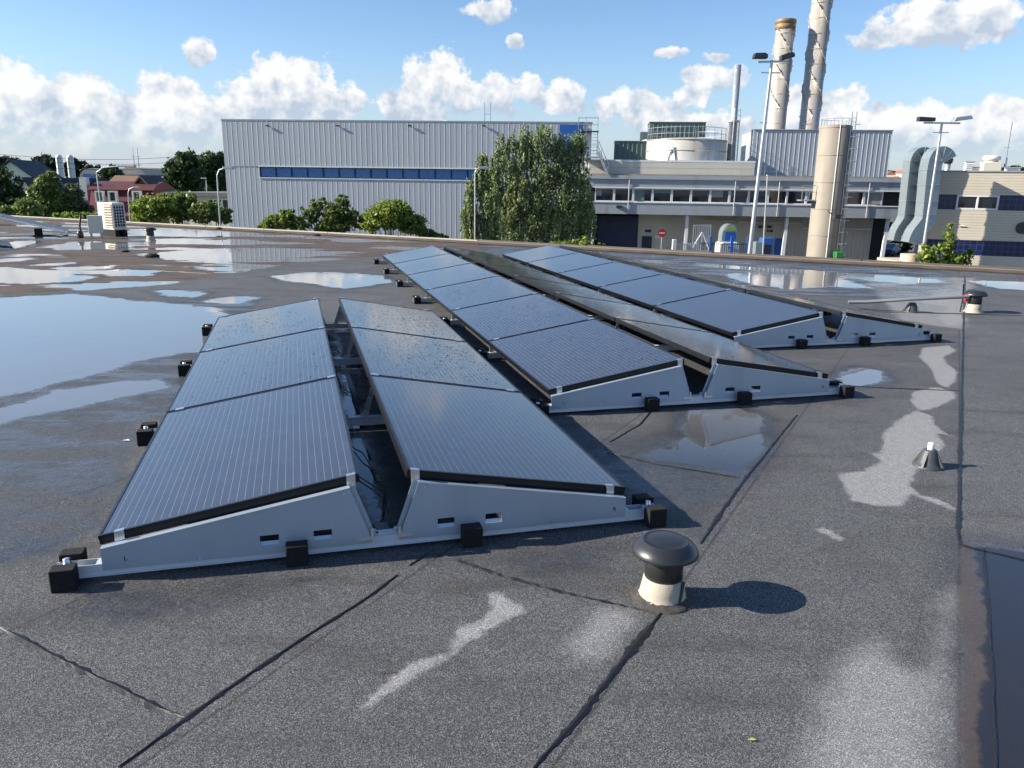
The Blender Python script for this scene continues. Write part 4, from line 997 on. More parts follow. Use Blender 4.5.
MB().lathe([(rr*1.3,0),(rr*1.25,H*.50),(rr*1.7,H*.50),(rr*1.7,H*.51),(rr,H*.52)], 24).build('sleeve', M['steel'], ch3)
m = MB()
for s in (-1, 1): m.bar((s*.4,-rr*1.5,0),(s*.3,-rr*1.5,H*.62),.08)
for i_ in range(14): m.bar((-.35,-rr*1.6,.3+i_*H*.044),(.35,-rr*1.6,.3+i_*H*.044),.04)
m.build('ladder', M['steel'], ch3)

# silo standing on the yard in front of the factory
Ys = 64; t = at(835.5, 126, Ys); rr = 15.2*mpp(Ys)
sl_ = empty('silo', (t.x+.05, Ys, GZ), 0, label='tall stained beige cylindrical silo with ladder in front of the factory', cat='silo'); H = t.z-GZ
MB().lathe([(rr,0),(rr,H),(rr-.08,H+.03),(0,H+.12)], 48).build('shell', M['silo'], sl_)
m = MB(); z = 2.0
while z < H: m.lathe([(rr,z),(rr+.02,z+.01),(rr+.02,z+.05),(rr,z+.06)], 48); z += 2.05
m.build('hoop', M['silo'], sl_)
m = MB(); ax = rr*.62; ay = -rr*.84
for s in (0, .4): m.bar((ax+s,ay+s*.4,.5),(ax+s,ay+s*.4,H+1.0),.05)
z = .7
while z < H+.8: m.bar((ax,ay,z),(ax+.4,ay+.16,z),.03); z += .3
for z in np.arange(2.6, H+.9, .9):
    m.tube([(ax,ay,z),(ax-.05,ay-.45,z),(ax+.3,ay-.65,z),(ax+.6,ay-.3,z),(ax+.42,ay+.15,z)], .018, 4)
m.build('caged_ladder', M['steel'], sl_)
m = MB(); m.tube([(rr*.93*math.cos(R(a)), rr*.93*math.sin(R(a)), H+.5) for a in range(0, 361, 15)], .02, 5, False)
for a in range(0, 360, 30): m.bar((rr*.93*math.cos(R(a)), rr*.93*math.sin(R(a)), H), (rr*.93*math.cos(R(a)), rr*.93*math.sin(R(a)), H+.5), .03)
m.build('top_railing', M['steel'], sl_)
m = MB(); m.tube([(-rr*.1,-rr*1.0,0.2),(-rr*.1,-rr*1.0,H)], .04, 6); m.build('earth_strip', M['white'], sl_)
m = MB(); m.tube([(rr*.75,-rr*.72,.2),(rr*.75,-rr*.72,H-.5)], .13, 8); m.build('pipe', M['silo'], sl_)
m = MB(); z = (F2.hit(812,165)[1]); m.box(-rr-1.1,-rr+.1,-.5,.5,z-3,z-2.9)
for xx in (-rr-1.05,-rr-.5): m.bar((xx,-.45,z-2.9),(xx,-.45,z-1.8),.05)
m.bar((-rr-1.05,-.45,z-1.8),(-rr,-.45,z-1.8),.04); m.bar((-rr-1.05,-.45,z-2.3),(-rr,-.45,z-2.3),.04); m.build('platform', M['steel'], sl_)
m = MB(); m.bar((-rr*.3,-rr-.02,H*.48),(-rr*.1,-rr-1.0,H*.45),.06); m.box(-rr*.25,rr*.1,-rr-1.4,-rr-1.0,H*.44,H*.465); m.build('lamp', M['black_plastic'], sl_)

# roof stair at the joint of hall and factory
x0, zt = F2.hit(586, 131, .5); x1 = F2.X(595.5, .5); st_ = empty('roof_stair', tuple(F2.o + F2.n*.3 + Vector((0,0,GZ))), F2.ang, label='steel caged ladder and diagonal stair between the hall roof and factory roof', cat='stair')
m = MB(); z = z_pt+1.6
for x in (x0, x1): m.bar((x,0,z),(x,0,zt),.09)
zz_ = z
while zz_ < zt: m.bar((x0,0,zz_),(x1,0,zz_),.06,.04); zz_ += .28
m.build('ladder', M['steel'], st_)
m = MB(); ztop = F2.hit(590, 117)[1]
for x, y in ((x0-.7,0),(x0,.02),(x1,.02),(x0-.7,1),(x1,1)): m.bar((x,y,zt),(x,y,ztop),.04)
for dz in (.5, 1.0):
    z = zt+(ztop-zt)*dz; m.bar((x0-.7,0,z),(x1,0,z),.035); m.bar((x1,0,z),(x1,1,z),.035); m.bar((x0-.7,1,z),(x1,1,z),.035)
m.build('top_railing', M['steel'], st_)
MB().box(x0-.8, x1+.1, -.1, 1.1, zt-.06, zt).build('platform', M['black_plastic'], st_)
MB().box(x0-.5, x1+.2, -.4, 1.1, z_pt+1.5, z_pt+1.6).build('landing', M['steel'], st_)
xA, zA = x1+.1, F2.hit(596, 152)[1]; xB, zB = F2.hit(608, 175)
m = MB(); 
for y in (-.35, .45): m.bar((xA,y,zA),(xB,y,zB),.07,.22)
for i_ in range(10):
    f = i_/10; m.box(xA+(xB-xA)*f, xA+(xB-xA)*f+.22, -.35, .45, zA+(zB-zA)*f, zA+(zB-zA)*f+.04)
m.build('stair_flight', M['steel'], st_)
m = MB()
for y in (-.38, .48):
    for d in (.5, 1.0): m.bar((xA,y,zA+d),(xB,y,zB+d),.045)
    for f in (0, .33, .66, 1): m.bar((xA+(xB-xA)*f,y,zA+(zB-zA)*f),(xA+(xB-xA)*f,y,zA+(zB-zA)*f+1.0),.045)
m.bar((x0-.4,-.38,z_pt+2.6),(xA,-.38,z_pt+2.6),.045); m.bar((x0-.4,-.38,z_pt+2.1),(xA,-.38,z_pt+2.1),.045)
m.build('handrail', M['steel'], st_)

# ---- right hand building
F3 = Fr(936, 60, 1100, 56.9)
rb = F3.root('tiled_building', label='beige building at right with two bands of dark blue tiles and a white framed window', cat='building')
W3 = F3.W; zt = F3.hit(980, 172)[1]
zs = [F3.hit(980, y)[1] for y in (172, 195, 210, 240.5, 255.5)]
xw0, xw1 = F3.X(958), F3.X(1001)
MB().box(.02, W3-.02, .30, 5, 0, zt-.05).build('core', M['concrete'], rb)
m = MB(); m.box(0, W3, 0, .3, zs[1]+.003, zs[0]); m.build('upper_brickwork', M['brick_beige'], rb)
MB().box(0, W3, 0, .3, zs[3]+.003, zs[2]-.003).build('middle_brickwork', M['brick_beige'], rb)
MB().box(0, W3, 0, .3, 0, zs[4]-.003).build('lower_brickwork', M['brick_beige'], rb)
MB().box(0, xw0, .04, .3, zs[2], zs[1]).build('tile_band', M['tiles'], rb)
MB().box(xw1, W3, .04, .3, zs[2], zs[1]).build('tile_band', M['tiles'], rb)
MB().box(0, W3, .04, .3, zs[4], zs[3]).build('tile_band', M['tiles'], rb)
window(rb, xw0+.01, xw1-.01, zs[2]+.01, zs[1]-.01, .0, .12, .15, 'white', 'glass_dark', mull=1)
MB().box(-.08, W3+.05, -.06, .35, zt, zt+.10).build('parapet_cap', M['fascia'], rb)
x, z = F3.hit(1022, 228); MB().tube([(x,-.12,z),(x,.0,z)], .42, 20).build('wall_lamp', M['black_plastic'], rb)
x, z = F3.hit(962, 226); MB().tube([(x-.2,-.06,z),(x+.2,-.06,z)], .04, 6).build('bulkhead_lamp', M['white'], rb)
def rooft(name, px0, px1, py0, dep, mat, label, cat, round_=False, d2=1.2):
    x0, z1 = F3.hit(px0, py0, dep); x1 = F3.X(px1, dep)
    o = tuple(F3.o + F3.d*x0 + F3.n*dep + Vector((0,0,GZ+zt))); r_ = empty(name, o, F3.ang, label=label, cat=cat); h = z1-zt; w = x1-x0
    if round_:
        MB().box(0, w, 0, w, 0, h*.62).build('curb', M['beige_wall'], r_, bevel=.03)
        MB().lathe([(w*.38,h*.62),(w*.38,h*.74),(w*.5,h*.76),(w*.5,h*.92),(w*.42,h),(0,h)], 28, w/2, w/2).build('hood', M['white'], r_)
    else:
        MB().box(0, w, 0, d2, 0, h).build('body', M[mat], r_, bevel=.03)
        MB().box(-.05, w+.05, -.05, d2+.05, h, h+.06).build('lid', M['fascia'], r_)
        m = MB()
        for i_ in range(4): m.box(w*.12, w*.88, -.03, -.004, h*(.2+i_*.18), h*(.26+i_*.18))
        m.build('louvre', M['steel'], r_)
    return r_
rooft('roof_fan', 985, 998, 155.5, 2, 'white', 'round white roof fan on a square curb on the right building', 'roof fan', True)
rooft('roof_unit', 966, 971, 162, 3, 'white', 'slim pale ventilation box at left of the round roof fan', 'roof unit', d2=.5)
rooft('roof_unit', 972, 985, 167, 3, 'concrete', 'low wide ventilation box adjoining the round roof fan', 'roof unit')
rooft('roof_unit', 1005, 1017, 168, 2, 'white', 'low pale box at the foot of the thin rooftop mast', 'roof unit')
x, z = F3.hit(949, 157, 2); r_ = empty('flue', tuple(F3.o+F3.d*x+F3.n*2+Vector((0,0,GZ+zt))), 0, label='short flue with black cowl beside the duct on the right building', cat='flue')
hh = z-zt; MB().lathe([(.22,0),(.2,hh*.55),(0,hh*.55)], 16).build('pipe', M['steel'], r_); MB().lathe([(.18,hh*.55),(.3,hh*.6),(.34,hh*.85),(.15,hh),(0,hh)], 16).build('cowl', M['black_plastic'], r_)
x, z = F3.hit(1013, 122, 2); r_ = empty('antenna_mast', tuple(F3.o+F3.d*x+F3.n*2.2+Vector((0,0,GZ+zt))), 0, label='thin antenna mast on the right building roof', cat='mast')
hh = z-zt; MB().bar((0,0,0),(0,0,hh), .05).build('mast', M['steel'], r_); MB().bar((-.3,0,hh*.5),(.3,0,hh*.5),.02).bar((0,0,0),(0,0,hh*.3),.14).build('bracket', M['steel'], r_)

# gooseneck ducts
def duct(path_px, Y, wide, deep, label, zoff=0):
    P_ = [at(x, y, Y) for x, y in path_px]
    # smooth path
    pts = []
    for i_ in range(len(P_)-1):
        p0 = P_[max(i_-1,0)]; p1 = P_[i_]; p2 = P_[i_+1]; p3 = P_[min(i_+2,len(P_)-1)]
        for k in range(4):
            t = k/4; pts.append(.5*((2*p1)+(-p0+p2)*t+(2*p0-5*p1+4*p2-p3)*t*t+(-p0+3*p1-3*p2+p3)*t*t*t))
    pts.append(P_[-1])
    base = Vector((P_[-1].x, Y, GZ)); r_ = empty('ventilation_duct', base, 0, label=label, cat='duct', group='gooseneck ducts between factory and right building')
    m = MB(); vs = []; fs = []; Rr = Matrix.Rotation(-.45, 3, 'Z')
    for i_, p in enumerate(pts):
        d = (pts[min(i_+1,len(pts)-1)]-pts[max(i_-1,0)]).normalized(); nrm = Vector((d.z, 0, -d.x)).normalized(); w = wide
        a = nrm*w/2; y = Vector((0, deep/2, 0))
        for q_ in (a-y, -a-y, -a+y, a+y): vs.append(p-base+q_)
    for i_ in range(len(pts)-1):
        for k in range(4): k2 = (k+1) % 4; fs.append((i_*4+k, i_*4+k2, i_*4+4+k2, i_*4+4+k))
    m.add(vs, fs); m.add(vs[-4:], [(0,1,2,3)])
    m.build('duct_body', M['duct'], r_)
    m = MB()
    for i_ in range(1, len(pts)-1, 3):
        c = [v for v in vs[i_*4:i_*4+4]]; cen = sum(c, Vector())/4; c = [cen+(v-cen)*1.03 for v in c]
        for k in range(4): m.bar(c[k], c[(k+1) % 4], .035)
    m.build('flange', M['steel'], r_)
    m = MB(); c = vs[0:4]; m.add([v+Vector((0,0,.01)) for v in c], [(3,2,1,0)]); m.build('mouth', M['dark'], r_)
    return r_
duct([(927,160),(925,156),(919,154),(914,159),(912,172),(910,190),(908,210),(906,220),(899,231),(896,241)], 59.8, .95, 1.1, 'left gooseneck air duct of grey zinc, half behind its twin')
duct([(945,160),(943,156),(938,154),(933,158),(930,170),(928,190),(926,211),(924,221),(915,233),(911,243)], 58.0, 1.0, 1.2, 'right gooseneck air duct of grey zinc, standing in front of its twin')
p = at(912, 252, 57.5)
bs = empty('duct_plinth', (p.x, 57.5, GZ), 0, label='sunlit cream plinth below the two gooseneck ducts', cat='plinth')
MB().box(-1.3, 1.9, -.6, 2.6, 0, 7.6-4.9+.0).build('plinth', M['pink_stone'], bs, bevel=.04)
MB().tube([(-.2,-.3,2.6),(-.2,-.3,3.2)], .7, 20).build('collar', M['pink_stone'], bs)

# ---- lamp posts
def mast(px, pyt, pyb, Y, w0, w1, label, kind, group):
    t = at(px[0], pyt, Y); b = at(px[1], pyb, Y); x = (t.x+b.x)/2
    lean = (t.x-b.x)
    r_ = empty('lamp_post', (b.x - lean*.0, Y, GZ), 0, label=label, cat='lamp post', group=group); H = t.z-GZ
    topx = lean
    MB().tube([(0,0,0),(topx*.5,0,H*.5),(topx,0,H)], [w0, (w0+w1)/2, w1], 12).build('pole', M['steel'], r_)
    return r_, topx, H
fl = 'tall floodlight masts in the factory yard'
r_, tx, H = mast((772,747), 60, 257, 42, .14, .07, 'tall mast with two dark floodlights in front of the factory windows', 'flood', fl)
m = MB(); m.bar((tx-.7,0,H-.1),(tx+.8,0,H-.05),.09); m.bar((tx-.5,0,H-.6),(tx+.5,0,H-.6),.05)
for zz_ in (H-3, H-4, H-5.5): m.bar((tx-.35,0,zz_),(tx+.05,0,zz_),.04)
m.build('cross_arm', M['steel'], r_)
for s, tl in ((-.62, .0), (.72, .28)):
    MB().prism([(-.36,-.13),(.36,-.13),(.36,.06),(.2,.14),(-.3,.12)], 'y', -.2, .2).build('floodlight', M['black_plastic'], r_, loc=(tx+s,0,H+.18), rot=(0,-tl,0), bevel=.04)
r_, tx, H = mast((942,921), 123, 262, 50, .11, .07, 'mast with two small floodlights standing before the gooseneck ducts', 'flood', fl)
m = MB(); m.bar((tx-1.1,0,H),(tx+1.1,0,H),.1); m.bar((tx-.5,0,H-.55),(tx+.5,0,H-.55),.05); m.build('cross_arm', M['steel'], r_)
MB().prism([(-.5,-.12),(.5,-.12),(.5,.1),(-.5,.14)], 'y', -.2, .2).build('floodlight', M['black_plastic'], r_, loc=(tx-1.0,0,H+.2), bevel=.03)
MB().prism([(-.6,-.1),(.6,-.1),(.5,.12),(-.4,.14)], 'y', -.3, .2).build('floodlight', M['steel'], r_, loc=(tx+1.1,0,H+.25), rot=(0,-.15,0), bevel=.03)
r_, tx, H = mast((767.5,763.5), 176, 258, 62, .06, .05, 'thin plain pole right of the tall floodlight mast', 'p', fl)
MB().lathe([(0,.1),(.1,.08),(.1,0),(0,0)], 10).build('top_cap', M['steel'], r_, loc=(tx,0,H))
def arm_lamp(px, pyt, pyb, Y, dx, label, w=.06, head=.5, rise=.3):
    r_, tx, H = mast((px[0],px[1]), pyt, pyb, Y, w, w*.75, label, 'a', 'arm street lamps')
    MB().tube([(tx,0,H-.02),(tx+dx*.3,0,H+rise*.75),(tx+dx,0,H+rise)], w*.6, 8).build('arm', M['steel'], r_)
    MB().prism([(-.1,-.05),(head,-.06),(head+.1,0),(head,.08),(-.1,.07)], 'y', -.12, .12).build('lamp_head', M['steel'], r_, loc=(tx+dx,0,H+rise), bevel=.02)
    return r_
arm_lamp((217,219), 175, 226, 42, .45, 'arm street lamp close to the left corner of the grey hall', .045, .4, .35)
arm_lamp((475,475), 172, 243, 40, .28, 'arm street lamp in front of the drooping birch', .042, .35, .2)
arm_lamp((96.5,104), 172, 224, 48, 1.4, 'tall street lamp rising left of the outdoor unit', .05, .9, .35)
arm_lamp((128,128.5), 193, 220, 85, .7, 'small street lamp in front of the red house', .06, .5, .6)
arm_lamp((206,206), 180, 200, 100, -.5, 'distant street lamp before the dark trees', .06, .5, .2)
for i_, px in enumerate((132.5, 137)):
    t = at(px, 148, 260); b = empty('radio_mast', (t.x, 260, GZ), 0, label=('left' if i_ == 0 else 'right')+' one of the two thin radio masts on the far horizon', cat='mast', group='radio masts on the horizon')
    m = MB(); H = t.z-GZ; m.tube([(0,0,0),(0,0,H)], [.35,.1], 6); m.build('mast', M['steel'], b)
    MB().bar((-.8,0,H*.7),(.8,0,H*.7),.15).bar((-.6,0,H*.85),(.6,0,H*.85),.15).build('cross_arm', M['steel'], b)
# power lines crossing the left sky
for i_, (y0, y1) in enumerate(((152,158),(158,163),(149,152))):
    a, b = at(-60, y0, 150), at(228, y1, 190); m = MB()
    m.tube([a.lerp(b, t/12) - Vector((0,0,1.8*math.sin(PI*t/12))) for t in range(13)], .035, 4)
    tag(m.build('power_line', M['black_cable']), ['uppermost','lowest','middle'][[2,1,0][i_]]+' of three thin power lines crossing the left sky', 'power line', 'power lines across the left sky')

# ---- yard furniture
p = at(662, 233, 70)
sg = empty('no_entry_sign', (p.x, 70, GZ), 0, label='round red no entry sign with white bar before the factory wall', cat='sign')
H = p.z-GZ; MB().tube([(0,0,0),(0,0,H)], .035, 8).build('post', M['steel'], sg)
MB().tube([(0,-.05,H),(0,-.07,H)], .36, 32).build('red_disc', M['red'], sg); MB().box(-.25,.25,-.075,-.071,H-.055,H+.055).build('white_bar', M['white'], sg)
def yard(name, px0, px1, py, Y, label, cat): 
    a, b = at(px0, py, Y), at(px1, py, Y); return empty(name, ((a.x+b.x)/2, Y, GZ), 0, label=label, cat=cat), b.x-a.x, a.z-GZ
r_, w, h = yard('gas_tanker', 722, 742, 223, 68, 'white utility truck seen head-on with a blue windscreen, in the yard', 'truck')
MB().prism([(-w/2,.5),(w/2,.5),(w/2,h*.62),(w*.36,h*.66),(-w*.36,h*.66),(-w/2,h*.62)], 'y', 0, 1.8).build('body', M['white'], r_, bevel=.06)
m = MB(); pts = [(-w*.40,h*.64)]+[(w*.40*math.cos(t), h*.78+h*.2*math.sin(t)) for t in [PI-k*PI/10 for k in range(11)]]+[(w*.40,h*.64)]
m.prism(pts, 'y', .3, 1.6); m.build('tank_shell', M['duct'], r_)
MB().prism([(-w*.28,h*.68),(w*.30,h*.68),(w*.28,h*.84),(-w*.24,h*.84)], 'y', .25, .3).build('windscreen', M['blue'], r_)
MB().prism([(-w*.30,h*.86),(w*.32,h*.86),(w*.22,h*.93),(-w*.2,h*.93)], 'y', .24, .3).build('sun_visor', simple('lime_visor', (.35,.42,.12), .5), r_)
MB().box(-w*.1,w*.12,-.03,-.004,h*.55,h*.58).build('stripe', M['blue'], r_)
MB().box(-w*.22,w*.25,-.04,-.005,h*.2,h*.45).build('grille', M['dark'], r_)
for s in (-1, 1): MB().tube([(s*w*.38-.15,.9,.5),(s*w*.38+.15,.9,.5)], .5, 20).build('wheel', M['rubber'], r_); MB().box(s*w*.4-.12,s*w*.4+.12,-.03,-.003,h*.25,h*.3).build('headlight', M['lamp_glass'], r_)
# gate panels and fences
r_, w, h = yard('garden_trellis', 694, 711, 224.5, 70, 'tall lattice gate panel with a white arrow shaped brace', 'trellis')
m = MB()
for i_ in range(10): x = -w/2+w*i_/9; m.bar((x,0,0),(x,0,h),.07)
for z in (.3, h*.5, h-.1): m.bar((-w/2,0.03,z),(w/2,.03,z),.08)
m.build('lattice', M['steel'], r_)
MB().bar((-w/2,-.08,h*.55),(0,-.08,h*.85),.1).bar((0,-.08,h*.85),(w/2,-.08,h*.5),.1).bar((0,-.06,h*.85),(-w*.1,-.06,.2),.08).build('brace', M['white'], r_)
r_, w, h = yard('white_fence', 676, 699, 243, 68, 'white vertical bar fence left of the lattice gate panel', 'fence')
m = MB(); n = 12
for i_ in range(n): x = -w/2+w*i_/(n-1); m.bar((x,0,0),(x,0,h),.06)
for z in (.2, h-.15): m.bar((-w/2,0,z),(w/2,0,z),.06)
m.build('fence_panel', M['white'], r_)
MB().box(-w/2-.3,-w/2,-.2,.2,0,h+.3).build('gate_housing', M['white'], r_)
r_, w, h = yard('blue_fence', 700, 748, 242, 67, 'blue vertical bar fence in front of the white truck', 'fence')
m = MB(); n = 24
for i_ in range(n): x = -w/2+w*i_/(n-1); m.bar((x,0,0),(x,0,h),.035)
for z in (.2, h-.15): m.bar((-w/2,0,z),(w/2,0,z),.05)
m.build('fence_panel', M['blue_dark'], r_)
m = MB()
for f in (-.28, .16, .5): m.bar((w*f,-.05,0),(w*f,-.05,h+.5),.2)
m.build('gate_post', M['blue'], r_)
r_, w, h = yard('blue_cabinet', 763, 774, 238, 66, 'tall blue cabinet with an open door by the thin plain pole', 'cabinet')
MB().box(-w/2,w/2,0,1,0.05,h).build('body', M['blue'], r_, bevel=.03); MB().box(-w*.35,w*.3,-.03,-.004,h*.5,h*.85).build('door_window', M['blue_dark'], r_)
r_, w, h = yard('grey_cabinet', 756, 763, 242, 65, 'pale grey cabinet with a white notice left of the blue cabinet', 'cabinet')
MB().box(-w/2,w/2,0,.8,0.05,h).build('body', M['glass_blue'] if 0 else M['duct'], r_, bevel=.03); MB().box(-w*.8,-w*.1,-.06,-.02,h*.3,h*.6).build('notice', M['white'], r_)
r_, w, h = yard('waste_bin', 837, 844, 252, 62, 'green wheeled waste bin at the foot of the silo', 'bin')
MB().prism([(-w*.42,.1),(w*.42,.1),(w/2,h*.85),(-w/2,h*.85)], 'y', 0, .6).build('body', M['green_plastic'], r_); MB().box(-w*.55,w*.55,-.05,.65,h*.85,h).build('lid', M['green_plastic'], r_, bevel=.03)
MB().tube([(-w*.4,.5,.12),(w*.4,.5,.12)], .12, 12).build('wheel', M['rubber'], r_)
# parked car far behind, beyond the bays
p = at(891, 237, 96)
r_ = empty('parked_car', (p.x, 96, GZ), .9, label='small grey-blue car parked in the shade beyond the last factory column', cat='car')
pr_ = [(-2.1,.3),(2.1,.3),(2.15,.75),(1.3,.92),(.75,1.42),(-.9,1.45),(-1.6,.98),(-2.12,.85)]
MB().prism(pr_, 'y', -.85, .85).build('body', M['car_paint'], r_, bevel=.08)
m = MB()
for y in (-.862,.852): m.prism([(1.15,.93),(.68,1.34),(-.85,1.37),(-1.4,.98)], 'y', y, y+.01)
m.build('side_window', M['glass_dark'], r_)
for x in (-1.35,1.35):
    for y in (-.8,.8): MB().tube([(x,y-.1,.32),(x,y+.1,.32)], .32, 18).build('wheel', M['rubber'], r_)

# ------------------------------------------------------------------ vegetation
def leaves(m, blobs, n, size, hang=0, clump=.35, seed=0, per=26, shell=.55):
    rnd = np.random.RandomState(seed)
    vol = np.array([b[3]*b[4]*b[5] for b in blobs])**.8; vol /= vol.sum(); cl = []
    V_, F_ = [], []
    for bi, b in enumerate(blobs):
        nl = int(n*vol[bi]); nc = max(3, nl//per)
        d = rnd.normal(size=(nc,3)); d /= np.linalg.norm(d, axis=1)[:,None]
        r_ = (shell + (1-shell)*rnd.rand(nc))**.7 * rnd.uniform(.8,1.12,nc)
        c = np.array(b[:3]) + d*r_[:,None]*np.array(b[3:6]); cl.append(c)
        s = clump*min(b[3:6])*rnd.uniform(.5,1.25,nc)
        k = rnd.randint(0,nc,nl); g_ = rnd.normal(size=(nl,3))*.5
        if hang:
            t = rnd.rand(nl); pp = c[k] + g_*np.stack([s[k]*.35]*3,1); pp[:,2] -= t*hang*rnd.uniform(.3,1.3,nc)[k]
        else: pp = c[k] + g_*s[k][:,None]*np.array([1,1,.65])
        V_.append(pp)
    P_ = np.concatenate(V_); nl = len(P_)
    a = rnd.normal(size=(nl,3)); a /= np.linalg.norm(a,axis=1)[:,None]
    if hang: a[:,2] -= 1.0; a /= np.linalg.norm(a,axis=1)[:,None]
    b_ = np.cross(a, rnd.normal(size=(nl,3))); b_ /= np.linalg.norm(b_,axis=1)[:,None]
    sz = size*rnd.uniform(.6,1.4,nl)[:,None]
    q = np.stack([P_-a*sz*.6, P_+b_*sz*.32, P_+a*sz*.6, P_-b_*sz*.32],1).reshape(-1,3)
    m.add(q.tolist(), [(4*i_,4*i_+1,4*i_+2,4*i_+3) for i_ in range(nl)])
    return np.concatenate(cl)
def tree(name, label, cat, Y, px, blobs_px, n, size, mat, group=None, hang=0, trunk=.2, seed=0, clump=.38, yd=.7, trunk_top=None, shell=.3):
    k = mpp(Y); base = at(px, 185, Y); base.z = GZ
    root = empty(name, base, 0, label=label, cat=cat, group=group)
    bl = []
    rnd = random.Random(seed)
    for (cx, cy, rx, ry) in blobs_px:
        c = at(cx, cy, Y); bl.append((c.x-base.x, rnd.uniform(-.3,.3)*rx*k*yd, c.z-GZ, rx*k, max(rx,ry)*k*yd, ry*k))
    m = MB(); cl = leaves(m, bl, n, size, hang, clump, seed, shell=shell)
    m.build('crown', M[mat], root)
    m = MB(); top = max(b[2] for b in bl)*.85 if trunk_top is None else trunk_top
    m.tube([(0,0,0),(rnd.uniform(-.1,.1),0,top*.5),(rnd.uniform(-.3,.3),.1,top)], [trunk, trunk*.7, trunk*.25], 8)
    step = max(1, len(cl)//24)
    for c in cl[::step]:
        z0 = rnd.uniform(.3,.75)*top; z0 = min(z0, max(.3, c[2]-.3)); s = Vector((0,0,z0)); e = Vector(c)
        mid = (s+e)/2+Vector((0,0,.1*(e-s).length)); m.tube([s,mid,e], [trunk*.35, trunk*.2, trunk*.06], 5)
    m.build('trunk', M['bark'], root)
    return root
# drooping birch between hall and factory
tree('birch_tree', 'large drooping birch hiding the joint of grey hall and factory', 'tree', 60, 535,
     [(545,138,18,14),(528,148,16,14),(510,158,15,16),(565,155,16,18),(577,172,13,20),(548,172,20,22),(520,182,18,22),(584,198,10,26),(566,200,19,28),(538,204,20,26),(508,205,17,28),(556,225,24,20),(580,228,12,18),(522,228,20,18),(560,138,12,10),(495,160,9,10),(496,185,9,16),(540,128,9,7),(582,140,8,10),(592,215,5,22),(504,142,12,13),(520,134,12,10),(576,142,12,13),(492,172,9,14)], 46000, .165, 'leaf_birch', hang=1.5, trunk=.3, seed=3, clump=.5, yd=.6, shell=.2)
tree('birch_tree', 'slimmer drooping birch lobe at left, behind the arm street lamp', 'tree', 58, 486,
     [(483,158,8,9),(482,175,11,12),(471,190,8,14),(466,212,6,16),(490,195,11,16),(474,216,8,14),(492,222,12,18)], 15000, .16, 'leaf_birch', hang=1.8, trunk=.16, seed=8, clump=.5, yd=.6, shell=.2)
gb_ = 'bushes in front of the grey hall'
tree('bush', 'low bush at the left end before the grey hall', 'bush', 42, 274, [(272,224,10,8),(286,219,11,10),(296,226,8,7),(264,229,6,5)], 4500, .16, 'leaf_bush', gb_, trunk=.06, seed=11)
tree('bush', 'tall ragged shrub with shoots before the grey hall', 'bush', 42, 325, [(305,220,9,12),(316,210,6,13),(322,203,4,8),(332,215,10,14),(343,206,7,12),(340,222,14,10),(352,218,8,12),(362,224,8,9),(328,226,14,8)], 9500, .15, 'leaf_mid', gb_, trunk=.06, seed=12)
tree('bush', 'round yellow-green bush before the grey hall', 'bush', 41, 393, [(388,215,22,14),(408,222,16,12),(372,222,12,11),(396,208,14,8)], 9500, .15, 'leaf_bush', gb_, trunk=.07, seed=13)
tree('bush', 'small low bush right of the round yellow-green bush', 'bush', 41, 440, [(437,237,12,5),(424,233,10,7)], 1800, .14, 'leaf_mid', gb_, trunk=.05, seed=14)
tree('bush', 'small bush at the foot of the big birch', 'bush', 45, 590, [(580,245,14,7),(560,246,14,6),(600,247,6,5)], 2500, .16, 'leaf_bush', gb_, trunk=.05, seed=15)
gh = 'hedge bushes at the left edge of the hall'
tree('bush', 'leftmost olive hedge bush, right of the outdoor unit', 'bush', 50, 152, [(150,210,18,13),(142,215,10,9),(160,205,14,10)], 6500, .2, 'leaf_bush', gh, trunk=.07, seed=21)
tree('bush', 'middle hedge bush behind the small white vent', 'bush', 51, 180, [(180,208,18,14),(170,204,10,9)], 6500, .2, 'leaf_mid', gh, trunk=.07, seed=22)
tree('bush', 'darker hedge bush behind the left corner lamp post', 'bush', 50, 212, [(207,212,16,11),(222,216,10,9),(196,214,9,9)], 5500, .2, 'leaf_mid', gh, trunk=.07, seed=23)
tree('bush', 'low light bush right under the tall left street lamp', 'bush', 40, 90, [(85,217,16,5),(64,218,14,5),(108,219,12,4)], 3000, .15, 'leaf_bush', gh, trunk=.05, seed=24)
gt = 'trees at the left'
tree('tree', 'light green leafy tree in the left foreground of the houses', 'tree', 55, 48, [(48,190,12,16),(42,205,14,14),(58,205,14,14),(50,178,7,9),(36,195,7,10)], 7500, .22, 'leaf_mid', gt, trunk=.12, seed=31, shell=.3)
tree('tree', 'sparse silvery tree between light green tree and red house', 'tree', 57, 62, [(56,185,7,10),(60,196,8,10)], 1500, .2, 'silver', gt, trunk=.08, seed=32, shell=.2)
tree('tree', 'thin airy tree left of the tall street lamp', 'tree', 56, 78, [(76,200,12,14),(84,208,10,10),(70,192,8,9)], 3200, .2, 'leaf_pale', gt, trunk=.08, seed=33, shell=.2)
tree('tree', 'dark tree mass filling the left picture edge', 'tree', 62, 8, [(2,190,20,22),(14,205,20,14),(-14,200,20,26),(-8,175,16,12)], 12000, .28, 'leaf_dark', gt, trunk=.22, seed=34)
tree('bush', 'mid green bush at the left edge before the dark trees', 'bush', 50, 26, [(28,210,14,9),(10,213,14,7)], 4500, .2, 'leaf_mid', gt, trunk=.06, seed=35)
tree('tree', 'big dark round tree far behind, left of the grey hall', 'tree', 120, 184, [(183,172,17,17),(172,178,9,13),(192,180,12,14),(184,160,11,8)], 9000, .5, 'leaf_dark', gt, trunk=.4, seed=36, clump=.4)
